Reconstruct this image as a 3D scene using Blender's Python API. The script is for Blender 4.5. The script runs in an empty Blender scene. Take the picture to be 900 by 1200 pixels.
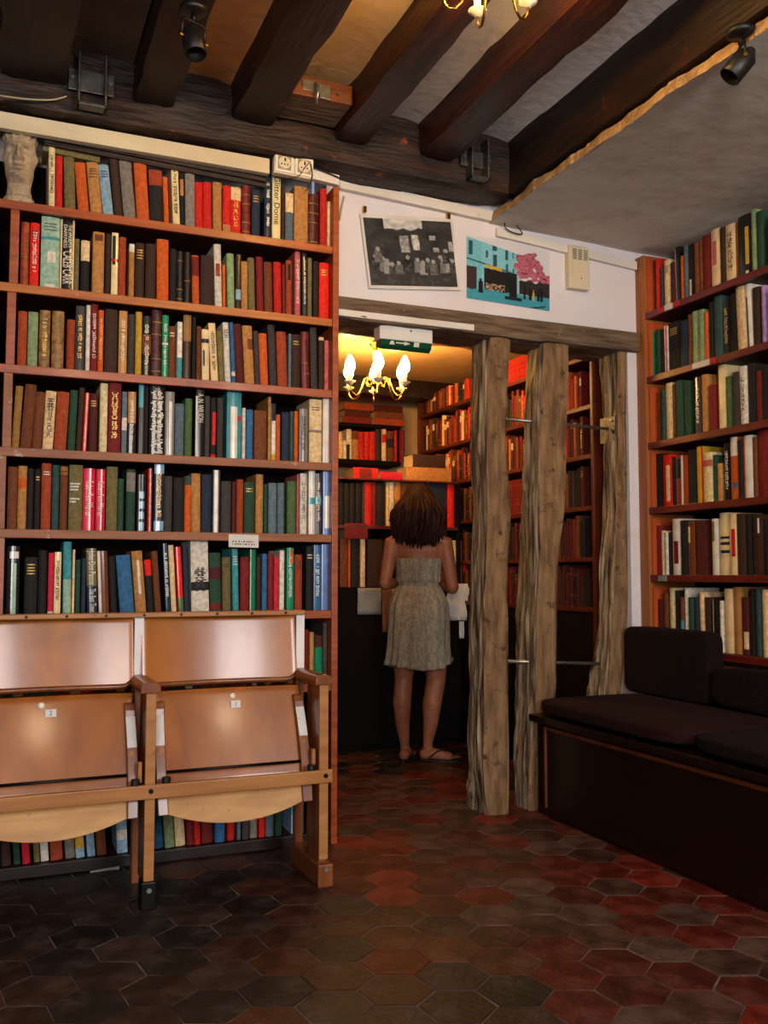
import bpy, bmesh, math, random
import numpy as np
from mathutils import Vector, Matrix, noise
scene = bpy.context.scene
col = scene.collection
R = math.radians
RXN = Matrix.Rotation(R(-90), 3, 'X')

# ------------------------------------------------------------------ camera
FPX = 1090.0; CAMH = 1.05; YAW = R(22.9); PIT = math.atan(72 / FPX)
cam_d = bpy.data.cameras.new('camera'); cam = bpy.data.objects.new('camera', cam_d); col.objects.link(cam)
cam.location = (0, 0, CAMH); cam.rotation_euler = (math.pi / 2 + PIT, 0, -YAW)
cam_d.sensor_fit = 'VERTICAL'; cam_d.sensor_height = 36; cam_d.sensor_width = 27
cam_d.lens = 36 * FPX / 1200; cam_d.clip_start = 0.05
scene.camera = cam
# ------------------------------------------------------------------ world, lights, exposure
world = bpy.data.worlds.new('world'); scene.world = world; world.use_nodes = True
bg = world.node_tree.nodes['Background']; bg.inputs[0].default_value = (0.55, 0.65, 0.8, 1); bg.inputs[1].default_value = 0.25
def area(name, loc, rot, sx, sy, power, colr):
    d = bpy.data.lights.new(name, 'AREA'); d.shape = 'RECTANGLE'; d.size = sx; d.size_y = sy; d.energy = power; d.color = colr
    o = bpy.data.objects.new(name, d); o.location = loc; o.rotation_euler = rot; col.objects.link(o); return o
# daylight through the shop window and the glazed door behind the camera
area('window_daylight', (1.55, -1.72, 1.85), (R(84), 0, 0), .9, 1.15, 48, (0.98, 0.95, 0.95))
area('door_daylight', (-.75, -1.72, 1.55), (R(86), 0, 0), .8, 1.7, 52, (0.98, 0.95, 0.95))
vs = scene.view_settings
vs.view_transform = 'Standard'; vs.look = 'None'; vs.gamma = 1.0; vs.use_curve_mapping = False; vs.exposure = 0.9

# ------------------------------------------------------------------ pixel to place
C0 = np.array([0, 0, CAMH])
FW = np.array([math.sin(YAW) * math.cos(PIT), math.cos(YAW) * math.cos(PIT), math.sin(PIT)])
RT = np.array([math.cos(YAW), -math.sin(YAW), 0.0]); UP = np.cross(RT, FW)
def ray(x, y): return FW + RT * (x - 450) / FPX - UP * (y - 600) / FPX
def PY(x, y, Y): d = ray(x, y); return C0 + d * (Y / d[1])
def PX(x, y, X): d = ray(x, y); return C0 + d * (X / d[0])
def PZ(x, y, Z): d = ray(x, y); return C0 + d * ((Z - CAMH) / d[2])
def project(p):
    v = np.array(p) - C0; w = v @ FW
    return (450 + FPX * (v @ RT) / w, 600 - FPX * (v @ UP) / w, w)

YW = 3.485                       # front of the tall bookcase
YP = 3.61                        # front of the posts and the plastered wall over them
XR = PY(748, 500, YP)[0]         # front of the bookcase on the right wall
XB = 2.74                        # front of the shelves in the back room, right side
ZC = 2.95                        # ceiling
rnd = random.Random(7)

# ------------------------------------------------------------------ materials
def lin(h):
    if isinstance(h, (tuple, list)): return tuple(h[:3])
    o = []
    for i in (0, 2, 4):
        c = int(h[i:i + 2], 16) / 255
        o.append(c / 12.92 if c <= 0.04045 else ((c + 0.055) / 1.055) ** 2.4)
    return tuple(o)
def c4(h): return lin(h) + (1.0,)
MATS = {}
def mat(name, c1, c2=None, scale=6, stretch=(1, 1, 1), rough=0.6, bump=0.0, metal=0, coat=0, spec=0.5, detail=4, lo=.35, hi=.65,
        attr=False, objcol=False, c3=None, s3=3, lo3=.55, hi3=.7, emit=None, estr=1, rvar=0.0, bscale=None, trans=0, ior=1.45):
    m = bpy.data.materials.new(name); m.use_nodes = True; nt = m.node_tree; N = nt.nodes; Lk = nt.links
    b = N['Principled BSDF']
    def sock(n): return b.inputs[n]
    sock('Roughness').default_value = rough; sock('Metallic').default_value = metal
    sock('Specular IOR Level').default_value = spec; sock('Coat Weight').default_value = coat; sock('Coat Roughness').default_value = 0.12
    sock('IOR').default_value = ior
    if trans: sock('Transmission Weight').default_value = trans
    tc = N.new('ShaderNodeTexCoord'); mp = N.new('ShaderNodeMapping'); mp.inputs['Scale'].default_value = stretch
    Lk.new(tc.outputs['Object'], mp.inputs['Vector'])
    nz = N.new('ShaderNodeTexNoise'); nz.inputs['Scale'].default_value = scale; nz.inputs['Detail'].default_value = detail
    Lk.new(mp.outputs[0], nz.inputs['Vector'])
    rp = N.new('ShaderNodeMapRange'); rp.inputs[1].default_value = lo; rp.inputs[2].default_value = hi
    Lk.new(nz.outputs['Fac'], rp.inputs[0])
    mx = N.new('ShaderNodeMix'); mx.data_type = 'RGBA'
    Lk.new(rp.outputs[0], mx.inputs[0])
    if attr or objcol:
        if attr:
            a = N.new('ShaderNodeAttribute'); a.attribute_name = 'col'; src = a.outputs['Color']
        else:
            a = N.new('ShaderNodeObjectInfo'); src = a.outputs['Color']
        mul = N.new('ShaderNodeMix'); mul.data_type = 'RGBA'; mul.blend_type = 'MULTIPLY'; mul.inputs[0].default_value = 1
        mx.inputs[6].default_value = c4(c1); mx.inputs[7].default_value = c4(c2 or c1)
        Lk.new(src, mul.inputs[6]); Lk.new(mx.outputs[2], mul.inputs[7]); out = mul.outputs[2]
    else:
        mx.inputs[6].default_value = c4(c1); mx.inputs[7].default_value = c4(c2 or c1); out = mx.outputs[2]
    if c3 is not None:
        n3 = N.new('ShaderNodeTexNoise'); n3.inputs['Scale'].default_value = s3; n3.inputs['Detail'].default_value = 6; n3.inputs['Roughness'].default_value = .7
        Lk.new(tc.outputs['Object'], n3.inputs['Vector'])
        r3 = N.new('ShaderNodeMapRange'); r3.inputs[1].default_value = lo3; r3.inputs[2].default_value = hi3; Lk.new(n3.outputs['Fac'], r3.inputs[0])
        m3 = N.new('ShaderNodeMix'); m3.data_type = 'RGBA'; Lk.new(r3.outputs[0], m3.inputs[0]); Lk.new(out, m3.inputs[6]); m3.inputs[7].default_value = c4(c3)
        out = m3.outputs[2]
    Lk.new(out, b.inputs['Base Color'])
    if rvar:
        rr = N.new('ShaderNodeMapRange'); rr.inputs[3].default_value = max(.02, rough - rvar); rr.inputs[4].default_value = min(1, rough + rvar)
        Lk.new(nz.outputs['Fac'], rr.inputs[0]); Lk.new(rr.outputs[0], b.inputs['Roughness'])
    if bump:
        bp = N.new('ShaderNodeBump'); bp.inputs['Strength'].default_value = bump; bp.inputs['Distance'].default_value = 0.01
        if bscale:
            nb = N.new('ShaderNodeTexNoise'); nb.inputs['Scale'].default_value = bscale; nb.inputs['Detail'].default_value = 5
            Lk.new(mp.outputs[0], nb.inputs['Vector']); Lk.new(nb.outputs['Fac'], bp.inputs['Height'])
        else: Lk.new(nz.outputs['Fac'], bp.inputs['Height'])
        Lk.new(bp.outputs[0], b.inputs['Normal'])
    if emit:
        sock('Emission Color').default_value = c4(emit); sock('Emission Strength').default_value = estr
    MATS[name] = m; return m
mat('cloth', 'd8d0c8', 'ffffff', 60, rough=.72, bump=.12, attr=True, c3='2a1c12', s3=26, lo3=.66, hi3=.9, spec=.3)
mat('jacket', 'e6e0da', 'ffffff', 18, rough=.17, attr=True, spec=.55)
mat('leather', 'b0a498', 'ffffff', 40, rough=.42, bump=.25, attr=True, spec=.45)
mat('print', 'ffffff', 'ffffff', 4, rough=.5, attr=True, spec=.3)
mat('pages', 'b49a6c', 'd9c59a', 300, stretch=(1, .03, .03), rough=.9)
mat('ink_white', 'e2dccb', 'd0c8b4', 40, rough=.55); mat('ink_gold', 'd9b566', 'b98d3e', 60, rough=.4, metal=.3); mat('ink_black', '14110f', '1e1a17', 40, rough=.6)
mat('ink_red', 'a81c1c', 'b02a20', 40, rough=.6)
mat('shelf_wood', '86390d', 'a85018', 5, stretch=(.6, 6, 9), rough=.38, bump=.08, coat=.15, c3='5a2412', s3=5, lo3=.58, hi3=.75)
mat('shelf_worn', '7c4218', '985828', 5, stretch=(.8, 6, 9), rough=.5, bump=.15, c3='b9a79a', s3=14, lo3=.60, hi3=.68)
mat('shelf_gold', '9a4f10', 'b86a18', 5, stretch=(.8, 6, 9), rough=.4, bump=.15, c3='e0b050', s3=22, lo3=.66, hi3=.72)
mat('case_back_shade', '0f0805', '160c08', 6, rough=.9, spec=.1)  # near-black panels: shadow depth inside the shelves put into the colour
mat('case_shade', '2a130a', '34180c', 6, stretch=(.6, 6, 9), rough=.6, spec=.25)  # shade under the shelves painted into the boards; front edges keep the wood colour
mat('right_shelf', '5c1710', '6e2014', 6, stretch=(6, .6, 9), rough=.42, bump=.06, coat=.1)
mat('right_end', '8c4c18', 'a25e26', 5, stretch=(6, 6, .5), rough=.45, bump=.08)
mat('right_inner', 'a8431a', 'b85422', 5, stretch=(6, 6, .5), rough=.5)
mat('ply', '945010', 'b46c1e', 4, stretch=(1.6, 1.6, .55), rough=.27, bump=.05, coat=.25, spec=.5, detail=6, c3='74380f', s3=2.2, lo3=.5, hi3=.8)
mat('ply_seat', '864610', 'a05a1a', 4, stretch=(2.4, 2.4, .5), rough=.27, bump=.05, coat=.3, spec=.5, detail=6)
mat('ply_raw', 'b07a3c', 'c8944f', 7, stretch=(.7, 2, 3), rough=.45, bump=.08, c3='5a3418', s3=34, lo3=.63, hi3=.74)
mat('beech', '9a6230', 'b07840', 6, stretch=(.6, 5, 5), rough=.4, bump=.06, coat=.15, c3='5a3216', s3=18, lo3=.66, hi3=.74)
mat('beech_dark', '6a3616', '84481f', 6, stretch=(5, 5, .6), rough=.35, bump=.06, coat=.25)
mat('paint_worn', 'c9c3bd', 'd8d2cc', 12, rough=.5, c3='8a5a38', s3=30, lo3=.62, hi3=.68)
mat('white_tape', 'ddd6d2', 'ece6e2', 10, rough=.5)
mat('black_metal', '0d0c0c', '1a1817', 10, rough=.4, metal=.6)
mat('black_paint', '0e0c0b', '171412', 10, rough=.45)
mat('steel', '8a8a86', 'a8a8a2', 20, rough=.35, metal=.9, bump=.05)
mat('dark_steel', '4a4846', '6a6864', 20, rough=.45, metal=.8, bump=.1)
mat('brass', 'b8862c', 'd8a848', 12, rough=.22, metal=1)
mat('porcelain', 'd8ccb0', 'e8e0cc', 8, rough=.25, coat=.4)
mat('plaster', 'cfc4b8', 'ddd4ca', 2.2, rough=.85, bump=.25, bscale=14, c3='c0a584', s3=2.6, lo3=.57, hi3=.72)
mat('plaster_white', 'd6cfd0', 'e0dadb', 3, rough=.8, bump=.12, bscale=16, c3='c9b48c', s3=1.5, lo3=.57, hi3=.75)
mat('plaster_ceiling', '96603a', 'a87248', 3, rough=.9, bump=.5, bscale=30, c3='8a8078', s3=1.2, lo3=.47, hi3=.56)
mat('plaster_grey', 'c4b8aa', 'd2c6b8', 2.5, rough=.9, bump=.5, bscale=9, c3='b0a496', s3=3, lo3=.5, hi3=.7)
mat('plaster_edge', '8c6c48', 'b09068', 14, rough=.9, bump=.9, bscale=40)
mat('plaster_back', 'c8a070', 'd4b080', 3, rough=.9, bump=.4, bscale=20)
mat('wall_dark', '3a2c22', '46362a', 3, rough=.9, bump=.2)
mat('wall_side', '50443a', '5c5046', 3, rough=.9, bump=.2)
mat('trim_cream', 'c9b894', 'd8caa8', 4, stretch=(.5, 3, 3), rough=.5, bump=.1, c3='b39a6a', s3=5, lo3=.6, hi3=.75)
mat('trim_white', 'd4ccc0', 'e0d8cc', 4, rough=.5, bump=.1, c3='b8a88c', s3=6, lo3=.62, hi3=.75)
mat('beam_dark', '160b06', '28150b', 5, stretch=(6, .7, 6), rough=.5, bump=.5, detail=8, c3='6a2c12', s3=7, lo3=.62, hi3=.74, bscale=9)
mat('beam_red', '260d07', '40180c', 5, stretch=(6, .6, 6), rough=.42, bump=.5, detail=8, c3='1c0d08', s3=4, lo3=.55, hi3=.7, bscale=9)
mat('lintel_dark', '140b06', '321a0c', 6, stretch=(.7, 5, 5), rough=.6, bump=.8, detail=8, c3='8a3e18', s3=16, lo3=.63, hi3=.70, bscale=10)
mat('post_wood', '664a2e', '92704a', 14, stretch=(2.4, 2.4, .5), rough=.8, bump=1.0, detail=12, c3='3a2415', s3=17, lo3=.57, hi3=.68, bscale=22)
mat('post_rough', '3c2b1c', 'a48e70', 13, stretch=(4, 4, .22), rough=.85, bump=1.0, detail=10, lo=.38, hi=.62, bscale=16, c3='332114', s3=6, lo3=.58, hi3=.72)
mat('timber_grey', '4c3a2a', '7c6650', 9, stretch=(.5, 4, 6), rough=.85, bump=.9, detail=10, c3='a8957c', s3=26, lo3=.64, hi3=.70, bscale=14)
mat('tile', '9a9490', 'ffffff', 9, rough=.5, bump=.35, objcol=True, c3='4a3c36', s3=7, lo3=.54, hi3=.72, bscale=45, rvar=.18, spec=.4)
mat('grout', '54463c', '74665c', 14, rough=.9, bump=.4, c3='3a2e28', s3=4)
mat('bench_wood', '130806', '1c0c08', 6, stretch=(4, .6, 5), rough=.35, bump=.08, coat=.2)
mat('bench_edge', '50240f', '6a3418', 8, rough=.4)
mat('velvet', '1e0b0a', '280f0e', 60, rough=.95, bump=.4, spec=.2)
mat('velvet_dark', '120807', '190c0a', 60, rough=.95, bump=.4, spec=.2)
mat('stone', 'a08a6c', 'b9a486', 12, rough=.9, bump=.6, bscale=60, c3='5a4632', s3=8, lo3=.58, hi3=.75)
mat('plastic', 'cdbd9c', 'd8caac', 6, rough=.45); mat('plastic_white', 'd4d0c8', 'dedad2', 6, rough=.4); mat('plastic_shade', '8a7a5c', '9a8a6a', 6, rough=.5)
mat('sign_green', '0b3d26', '0f4a2e', 5, rough=.25, coat=.4)
mat('paper', 'c9c3ba', 'd8d2c8', 8, rough=.85, bump=.05); mat('paper_grey', '7c7c7a', '8c8c88', 6, rough=.85); mat('paper_brown', '7a4a30', '8c5a3c', 6, rough=.85)
mat('skin', '8a5238', '9a6044', 20, rough=.5, spec=.4, bump=.03)
mat('hair', '180a06', '30130b', 30, stretch=(4, 4, .6), rough=.65, spec=.2, bump=.2)
mat('dress', '7c7464', '9a917e', 70, stretch=(1, 1, .35), rough=.9, bump=.3, c3='5a5448', s3=80, lo3=.5, hi3=.7)
mat('sandal', '120c0a', '1c1310', 20, rough=.6)
mat('bulb', 'ffd9a0', 'ffd9a0', 4, rough=.3, emit='ffc870', estr=90)
mat('glass', 'ffffff', 'ffffff', 3, rough=.02, trans=1.0)
mat('cabinet_dark', '0c0806', '120c09', 6, stretch=(5, 5, .6), rough=.85, bump=.05, spec=.15)
mat('back_shelf', '4c1a0a', '602410', 6, rough=.45); mat('back_beam', '6a3416', '84481f', 5, stretch=(.7, 6, 6), rough=.5, bump=.4)
mat('cable', '100e0d', '161312', 8, rough=.5); mat('cable_light', 'a89878', 'b8a888', 8, rough=.5)

# ------------------------------------------------------------------ mesh helpers
class MB:
    def __init__(s): s.v = []; s.f = []; s.c = None
    def add(s, vs_, fs_, colr=None):
        o = len(s.v); s.v += [tuple(v) for v in vs_]; s.f += [tuple(o + i for i in f) for f in fs_]
        if colr is not None:
            if s.c is None: s.c = []
            s.c += [colr] * len(vs_)
        return s
    def box(s, x0, x1, y0, y1, z0, z1, colr=None):
        return s.add([(x0, y0, z0), (x1, y0, z0), (x1, y1, z0), (x0, y1, z0), (x0, y0, z1), (x1, y0, z1), (x1, y1, z1), (x0, y1, z1)],
                     [(0, 3, 2, 1), (4, 5, 6, 7), (0, 1, 5, 4), (1, 2, 6, 5), (2, 3, 7, 6), (3, 0, 4, 7)], colr)
    def rings(s, rs, closed=True, cap=True):
        n = len(rs[0]); v = [p for r in rs for p in r]; f = []
        for i in range(len(rs) - 1):
            for j in range(n if closed else n - 1):
                k = (j + 1) % n; f.append((i * n + j, i * n + k, (i + 1) * n + k, (i + 1) * n + j))
        if cap: f.append(tuple(range(n))[::-1]); f.append(tuple((len(rs) - 1) * n + j for j in range(n)))
        return s.add(v, f)
    def tube(s, pts, r, n=8, cap=True):
        pts = [Vector(p) for p in pts]; rs = []
        rad = r if isinstance(r, (list, tuple)) else [r] * len(pts); up = None
        for i, p in enumerate(pts):
            t = (pts[min(i + 1, len(pts) - 1)] - pts[max(i - 1, 0)]).normalized()
            if up is None: up = t.orthogonal().normalized()
            up = (up - t * up.dot(t)); up = up.normalized() if up.length > 1e-6 else t.orthogonal().normalized()
            q = t.cross(up)
            rs.append([tuple(p + (up * math.cos(2 * math.pi * k / n) + q * math.sin(2 * math.pi * k / n)) * rad[i]) for k in range(n)])
        return s.rings(rs, True, cap)
    def lathe(s, prof, c=(0, 0, 0), n=16, axis=None):
        rs = []
        for r, z in prof:
            ring = []
            for k in range(n):
                a = 2 * math.pi * k / n; p = Vector((r * math.cos(a), r * math.sin(a), z))
                if axis is not None: p = axis @ p
                ring.append((p.x + c[0], p.y + c[1], p.z + c[2]))
            rs.append(ring)
        return s.rings(rs)
    def extrude(s, poly, d0, d1, fn):
        """poly: list of (a,b); fn(a,b,d)->xyz"""
        n = len(poly); v = [fn(a, b, d0) for a, b in poly] + [fn(a, b, d1) for a, b in poly]
        f = [tuple(range(n))[::-1], tuple(range(n, 2 * n))] + [(j, (j + 1) % n, n + (j + 1) % n, n + j) for j in range(n)]
        return s.add(v, f)
    def mesh(s, name, m, smooth=False, fix=True, sharp=0):
        me = bpy.data.meshes.new(name); me.from_pydata(s.v, [], s.f)
        if fix:
            bm = bmesh.new(); bm.from_mesh(me); bmesh.ops.recalc_face_normals(bm, faces=bm.faces); bm.to_mesh(me); bm.free()
        if s.c is not None:
            a = me.attributes.new('col', 'FLOAT_COLOR', 'POINT'); a.data.foreach_set('color', [x for c in s.c for x in (c[0], c[1], c[2], 1)])
        if smooth:
            me.polygons.foreach_set('use_smooth', [True] * len(me.polygons))
            if sharp: me.set_sharp_from_angle(angle=R(sharp))
        me.materials.append(MATS[m] if isinstance(m, str) else m)
        return me
    def build(s, name, m, parent=None, smooth=False, bevel=0, loc=None, segs=2, sharp=0):
        o = bpy.data.objects.new(name, s.mesh(name, m, smooth, True, sharp or getattr(s, 'sharp', 0))); col.objects.link(o)
        if parent: o.parent = parent
        if loc: o.location = loc
        if bevel:
            b = o.modifiers.new('bevel', 'BEVEL'); b.width = bevel; b.segments = segs; b.limit_method = 'ANGLE'; b.angle_limit = R(40)
        return o
def tag(o, label, cat, group=None):
    o['label'] = label; o['category'] = cat
    if group: o['group'] = group
    return o
def struct(o, label=None):
    o['kind'] = 'structure'
    if label: o['label'] = label
    return o
def empty(name, loc=(0, 0, 0), rz=0):
    o = bpy.data.objects.new(name, None); col.objects.link(o); o.location = loc; o.rotation_euler = (0, 0, rz); o.empty_display_size = .05; return o
def copy_tree(o, parent=None):
    c = o.copy(); col.objects.link(c); c.parent = parent
    for ch in list(o.children): copy_tree(ch, c)
    return c
def box(name, m, x0, x1, y0, y1, z0, z1, parent=None, bevel=0):
    return MB().box(x0, x1, y0, y1, z0, z1).build(name, m, parent, bevel=bevel)
def text_mesh(body, size, name, m, parent, extrude=.0006, width=None):
    cu = bpy.data.curves.new(name, 'FONT'); cu.body = body; cu.size = size; cu.extrude = extrude; cu.align_x = 'CENTER'; cu.align_y = 'CENTER'; cu.resolution_u = 3
    t = bpy.data.objects.new(name, cu); col.objects.link(t); bpy.context.view_layer.update()
    dg = bpy.context.evaluated_depsgraph_get(); me = bpy.data.meshes.new_from_object(t.evaluated_get(dg))
    bpy.data.objects.remove(t); bpy.data.curves.remove(cu)
    me.materials.clear(); me.materials.append(MATS[m])
    if width:
        xs = [v.co.x for v in me.vertices]; w = max(xs) - min(xs)
        if w > 0:
            for v in me.vertices: v.co.x *= width / w
    o = bpy.data.objects.new(name, me); col.objects.link(o); o.parent = parent; return o

# ================================================================== THE SETTING
def nz3(x, y, z, s=1.0): return noise.noise(Vector((x * s, y * s, z * s)))
X0R, X1R = -1.6, XR + .36
floor = struct(box('floor', 'grout', X0R, X1R + .2, -1.75, 6.3, -.08, -.0022), 'worn hexagonal terracotta tile floor of the bookshop')
def tile_mesh(name, seed):
    rr = random.Random(seed); m = MB(); RH = .0985; n = 6
    ang = [math.pi / 3 * k for k in range(n)]
    jit = [1 + rr.uniform(-.02, .015) for _ in range(n)]
    def ring(s, z): return [(RH * s * jit[k] * math.cos(a), RH * s * jit[k] * math.sin(a), z) for k, a in enumerate(ang)]
    m.rings([ring(1, -.006), ring(1, -.0012), ring(.965, .0004), ring(.5, .001 + rr.uniform(-.0008, .0002))])
    return m.mesh(name, 'tile', smooth=False)
TM = [tile_mesh('tile', k) for k in range(8)]
RH = .1
tiles = []
ux, uy = RT[0], RT[1]; vx, vy = math.sin(YAW), math.cos(YAW)
for i in range(-22, 32):
    for j in range(-16, 46):
        u = i * 1.5 * RH + .03; v = (j + .5 * (i % 2)) * math.sqrt(3) * RH
        x = u * ux + v * vx; y = u * uy + v * vy
        if not (X0R + .1 < x < X1R and -1.7 < y < 6.2): continue
        if x < 1.2 and y > YW + .12: continue
        if x > 2.37 and y < 3.5: continue
        if x > XB + .05: continue
        px, py, w = project((x, y, 0)) if v > .2 else (-999, -999, 1)
        vis = w > .2 and -25 < px < 925 and 860 < py < 1235
        tiles.append((vis, -w, x, y, px, py))
tiles.sort(key=lambda t: (not t[0], -t[1]))
rt = random.Random(3)
rest = MB(); nt_ = 0
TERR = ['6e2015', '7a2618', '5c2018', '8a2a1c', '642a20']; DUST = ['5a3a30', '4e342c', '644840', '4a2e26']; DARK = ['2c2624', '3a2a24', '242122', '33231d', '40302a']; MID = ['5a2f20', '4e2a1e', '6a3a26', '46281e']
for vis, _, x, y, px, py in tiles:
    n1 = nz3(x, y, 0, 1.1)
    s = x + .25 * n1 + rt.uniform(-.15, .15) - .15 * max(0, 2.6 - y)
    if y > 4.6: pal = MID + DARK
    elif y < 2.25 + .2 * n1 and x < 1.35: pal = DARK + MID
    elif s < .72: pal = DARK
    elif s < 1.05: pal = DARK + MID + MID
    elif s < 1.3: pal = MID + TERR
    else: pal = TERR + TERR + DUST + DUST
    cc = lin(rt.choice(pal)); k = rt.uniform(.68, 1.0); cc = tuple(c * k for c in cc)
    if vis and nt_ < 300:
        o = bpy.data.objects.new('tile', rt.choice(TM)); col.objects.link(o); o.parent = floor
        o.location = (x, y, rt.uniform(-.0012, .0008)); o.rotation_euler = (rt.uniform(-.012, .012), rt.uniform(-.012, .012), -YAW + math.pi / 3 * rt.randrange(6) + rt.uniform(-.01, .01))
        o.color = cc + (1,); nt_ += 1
    else:
        an = [(-YAW + math.pi / 3 * k_) for k_ in range(6)]
        rest.add([(x + .0985 * math.cos(a), y + .0985 * math.sin(a), -.006) for a in an] + [(x + .0975 * math.cos(a), y + .0975 * math.sin(a), 0) for a in an],
                 [tuple(range(6, 12))] + [(q, (q + 1) % 6, 6 + (q + 1) % 6, 6 + q) for q in range(6)])
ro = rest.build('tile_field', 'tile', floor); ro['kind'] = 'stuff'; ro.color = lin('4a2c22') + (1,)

# walls
wb = MB()
wb.box(X0R, 1.262, YW + .32, YW + .46, 0, ZC)                                  # behind the tall bookcase
jx = PY(738, 560, YP)[0]
wb.box(1.262, X1R, YP, YP + .16, 2.19, ZC)                                     # over the posts
wb.box(jx, X1R, YP + .002, YP + .16, 0, 2.19)                                    # narrow pier by the right bookcase
struct(wb.build('wall_back', 'plaster_white'), 'white plaster wall over the timber posts')
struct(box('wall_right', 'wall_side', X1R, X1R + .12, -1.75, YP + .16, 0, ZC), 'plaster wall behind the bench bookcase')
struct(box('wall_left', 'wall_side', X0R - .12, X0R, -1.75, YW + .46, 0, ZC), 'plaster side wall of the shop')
wr = MB()
for (x0, x1, z0, z1) in ((X0R - .12, -1.2, 0, ZC), (-.3, 1.05, 0, ZC), (2.05, X1R + .12, 0, ZC), (-1.2, -.3, 2.45, ZC), (1.05, 2.05, 2.5, ZC), (1.05, 2.05, 0, 1.2), (-1.2, -.3, 0, .6)): wr.box(x0, x1, -1.87, -1.75, z0, z1)
struct(wr.build('wall_rear', 'wall_side'), 'street wall with the shop window and door')
def glazing(name, x0, x1, z0, z1, label):
    wf = MB()
    for x in (x0, x1 - .05): wf.box(x, x + .05, -1.80, -1.755, z0, z1)
    for z in (z0, z1 - .05): wf.box(x0 + .05, x1 - .05, -1.80, -1.755, z, z + .05)
    struct(wf.build(name, 'beam_dark'), label)
glazing('window_1', 1.05, 2.05, 1.2, 2.5, 'timber framed shop window'); glazing('door_1', -1.2, -.3, .6, 2.45, 'glazed upper part of the shop door')

# ceiling of the shop with a plaster panel in every bay
ceiling = struct(box('ceiling', 'wall_dark', X0R - .12, X1R + .12, -1.87, YP + .16, ZC + .02, ZC + .12), 'plaster ceiling between dark joists')
tlx = (PZ(417, 75, ZC)[0] + PZ(490, 0, ZC)[0]) / 2
JO = [(-.62, -.44), (-.02, .21), (.44, .59), (.81, .975), (tlx, 1.37), (1.61, 1.76)]     # joist edges in x
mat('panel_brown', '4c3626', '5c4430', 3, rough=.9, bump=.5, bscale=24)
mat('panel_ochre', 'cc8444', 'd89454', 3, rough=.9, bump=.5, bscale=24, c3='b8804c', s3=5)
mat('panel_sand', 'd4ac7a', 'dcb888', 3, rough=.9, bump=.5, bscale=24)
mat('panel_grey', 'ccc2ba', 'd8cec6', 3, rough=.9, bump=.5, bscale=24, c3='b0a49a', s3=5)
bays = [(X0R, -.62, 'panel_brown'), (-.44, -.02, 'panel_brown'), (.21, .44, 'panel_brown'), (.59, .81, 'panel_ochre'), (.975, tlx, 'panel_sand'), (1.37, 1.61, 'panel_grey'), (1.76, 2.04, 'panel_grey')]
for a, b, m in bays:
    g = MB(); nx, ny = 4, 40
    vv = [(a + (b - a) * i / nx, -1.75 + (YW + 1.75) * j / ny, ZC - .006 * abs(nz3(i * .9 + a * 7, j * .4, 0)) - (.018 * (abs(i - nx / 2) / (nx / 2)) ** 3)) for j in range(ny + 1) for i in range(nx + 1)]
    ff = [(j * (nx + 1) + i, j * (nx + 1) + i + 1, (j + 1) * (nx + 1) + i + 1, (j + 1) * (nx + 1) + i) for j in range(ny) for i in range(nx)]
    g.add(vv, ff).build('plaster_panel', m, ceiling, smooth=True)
def rough_bar(p0, p1, w, h, amp, seg, seed, bulge=0):
    """four-sided bar from p0 to p1 (top centre line) with uneven hewn faces; w across, h downwards"""
    p0, p1 = Vector(p0), Vector(p1); t = (p1 - p0).normalized(); side = t.cross(Vector((0, 0, 1))).normalized(); rs = []
    k = 5
    for i in range(seg + 1):
        q = p0.lerp(p1, i / seg); ring = []
        prof = [(-1 + 2 * a / k, 0) for a in range(k)] + [(1, -a / k) for a in range(k)] + [(1 - 2 * a / k, -1) for a in range(k)] + [(-1, -1 + a / k) for a in range(k)]
        for (a, b) in prof:
            rd = .97 if abs(a) > .99 and (b < -.99 or b > -.01) else 1
            pt = q + side * (a * w / 2 * rd) + Vector((0, 0, b * h * (rd if b < -.99 else 1)))
            d = noise.noise(pt * 5 + Vector((seed, 0, 0))) * amp + noise.noise(pt * 18 + Vector((seed, 3, 0))) * amp * .4
            if b < -.01: pt += side * (a * d) + Vector((0, 0, (b + .3) * d))
            ring.append(tuple(pt))
        rs.append(ring)
    mb = MB().rings(rs); mb.sharp = 32; return mb
jl = ['dark joist over the stone head beside brown plaster', 'dark joist carrying a black spotlight beside ochre plaster', 'broad dark joist between ochre and sandy plaster bays',
      'reddish joist behind the bracketed wooden block', 'reddish joist running up beside the grey plaster strips']
for k, (a, b) in enumerate(JO):
    o = rough_bar(((a + b) / 2, -1.75, ZC + .01), ((a + b) / 2, 3.425, ZC + .01), b - a, .165, .016, 60, k * 3.7).build('ceiling_joist', 'beam_red' if k >= 4 else 'beam_dark', smooth=True)
    tag(o, 'dark joist out over the left aisle' if k == 0 else jl[k - 1], 'beam', 'ceiling joists')
o = rough_bar((2.13, -1.75, ZC + .01), (2.13, 3.425, ZC + .01), .19, .27, .02, 60, 33).build('ceiling_joist', 'beam_dark', smooth=True)
tag(o, 'deep dark joist along the edge of the lower plaster ceiling', 'beam', 'ceiling joists')
o = rough_bar((X0R, 3.52, ZC + .01), (2.06, 3.52, ZC + .01), .17, .262, .022, 90, 51).build('wall_beam', 'lintel_dark', smooth=True)
tag(o, 'long scarred dark beam on the wall above the cream shelf trim', 'beam')
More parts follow.
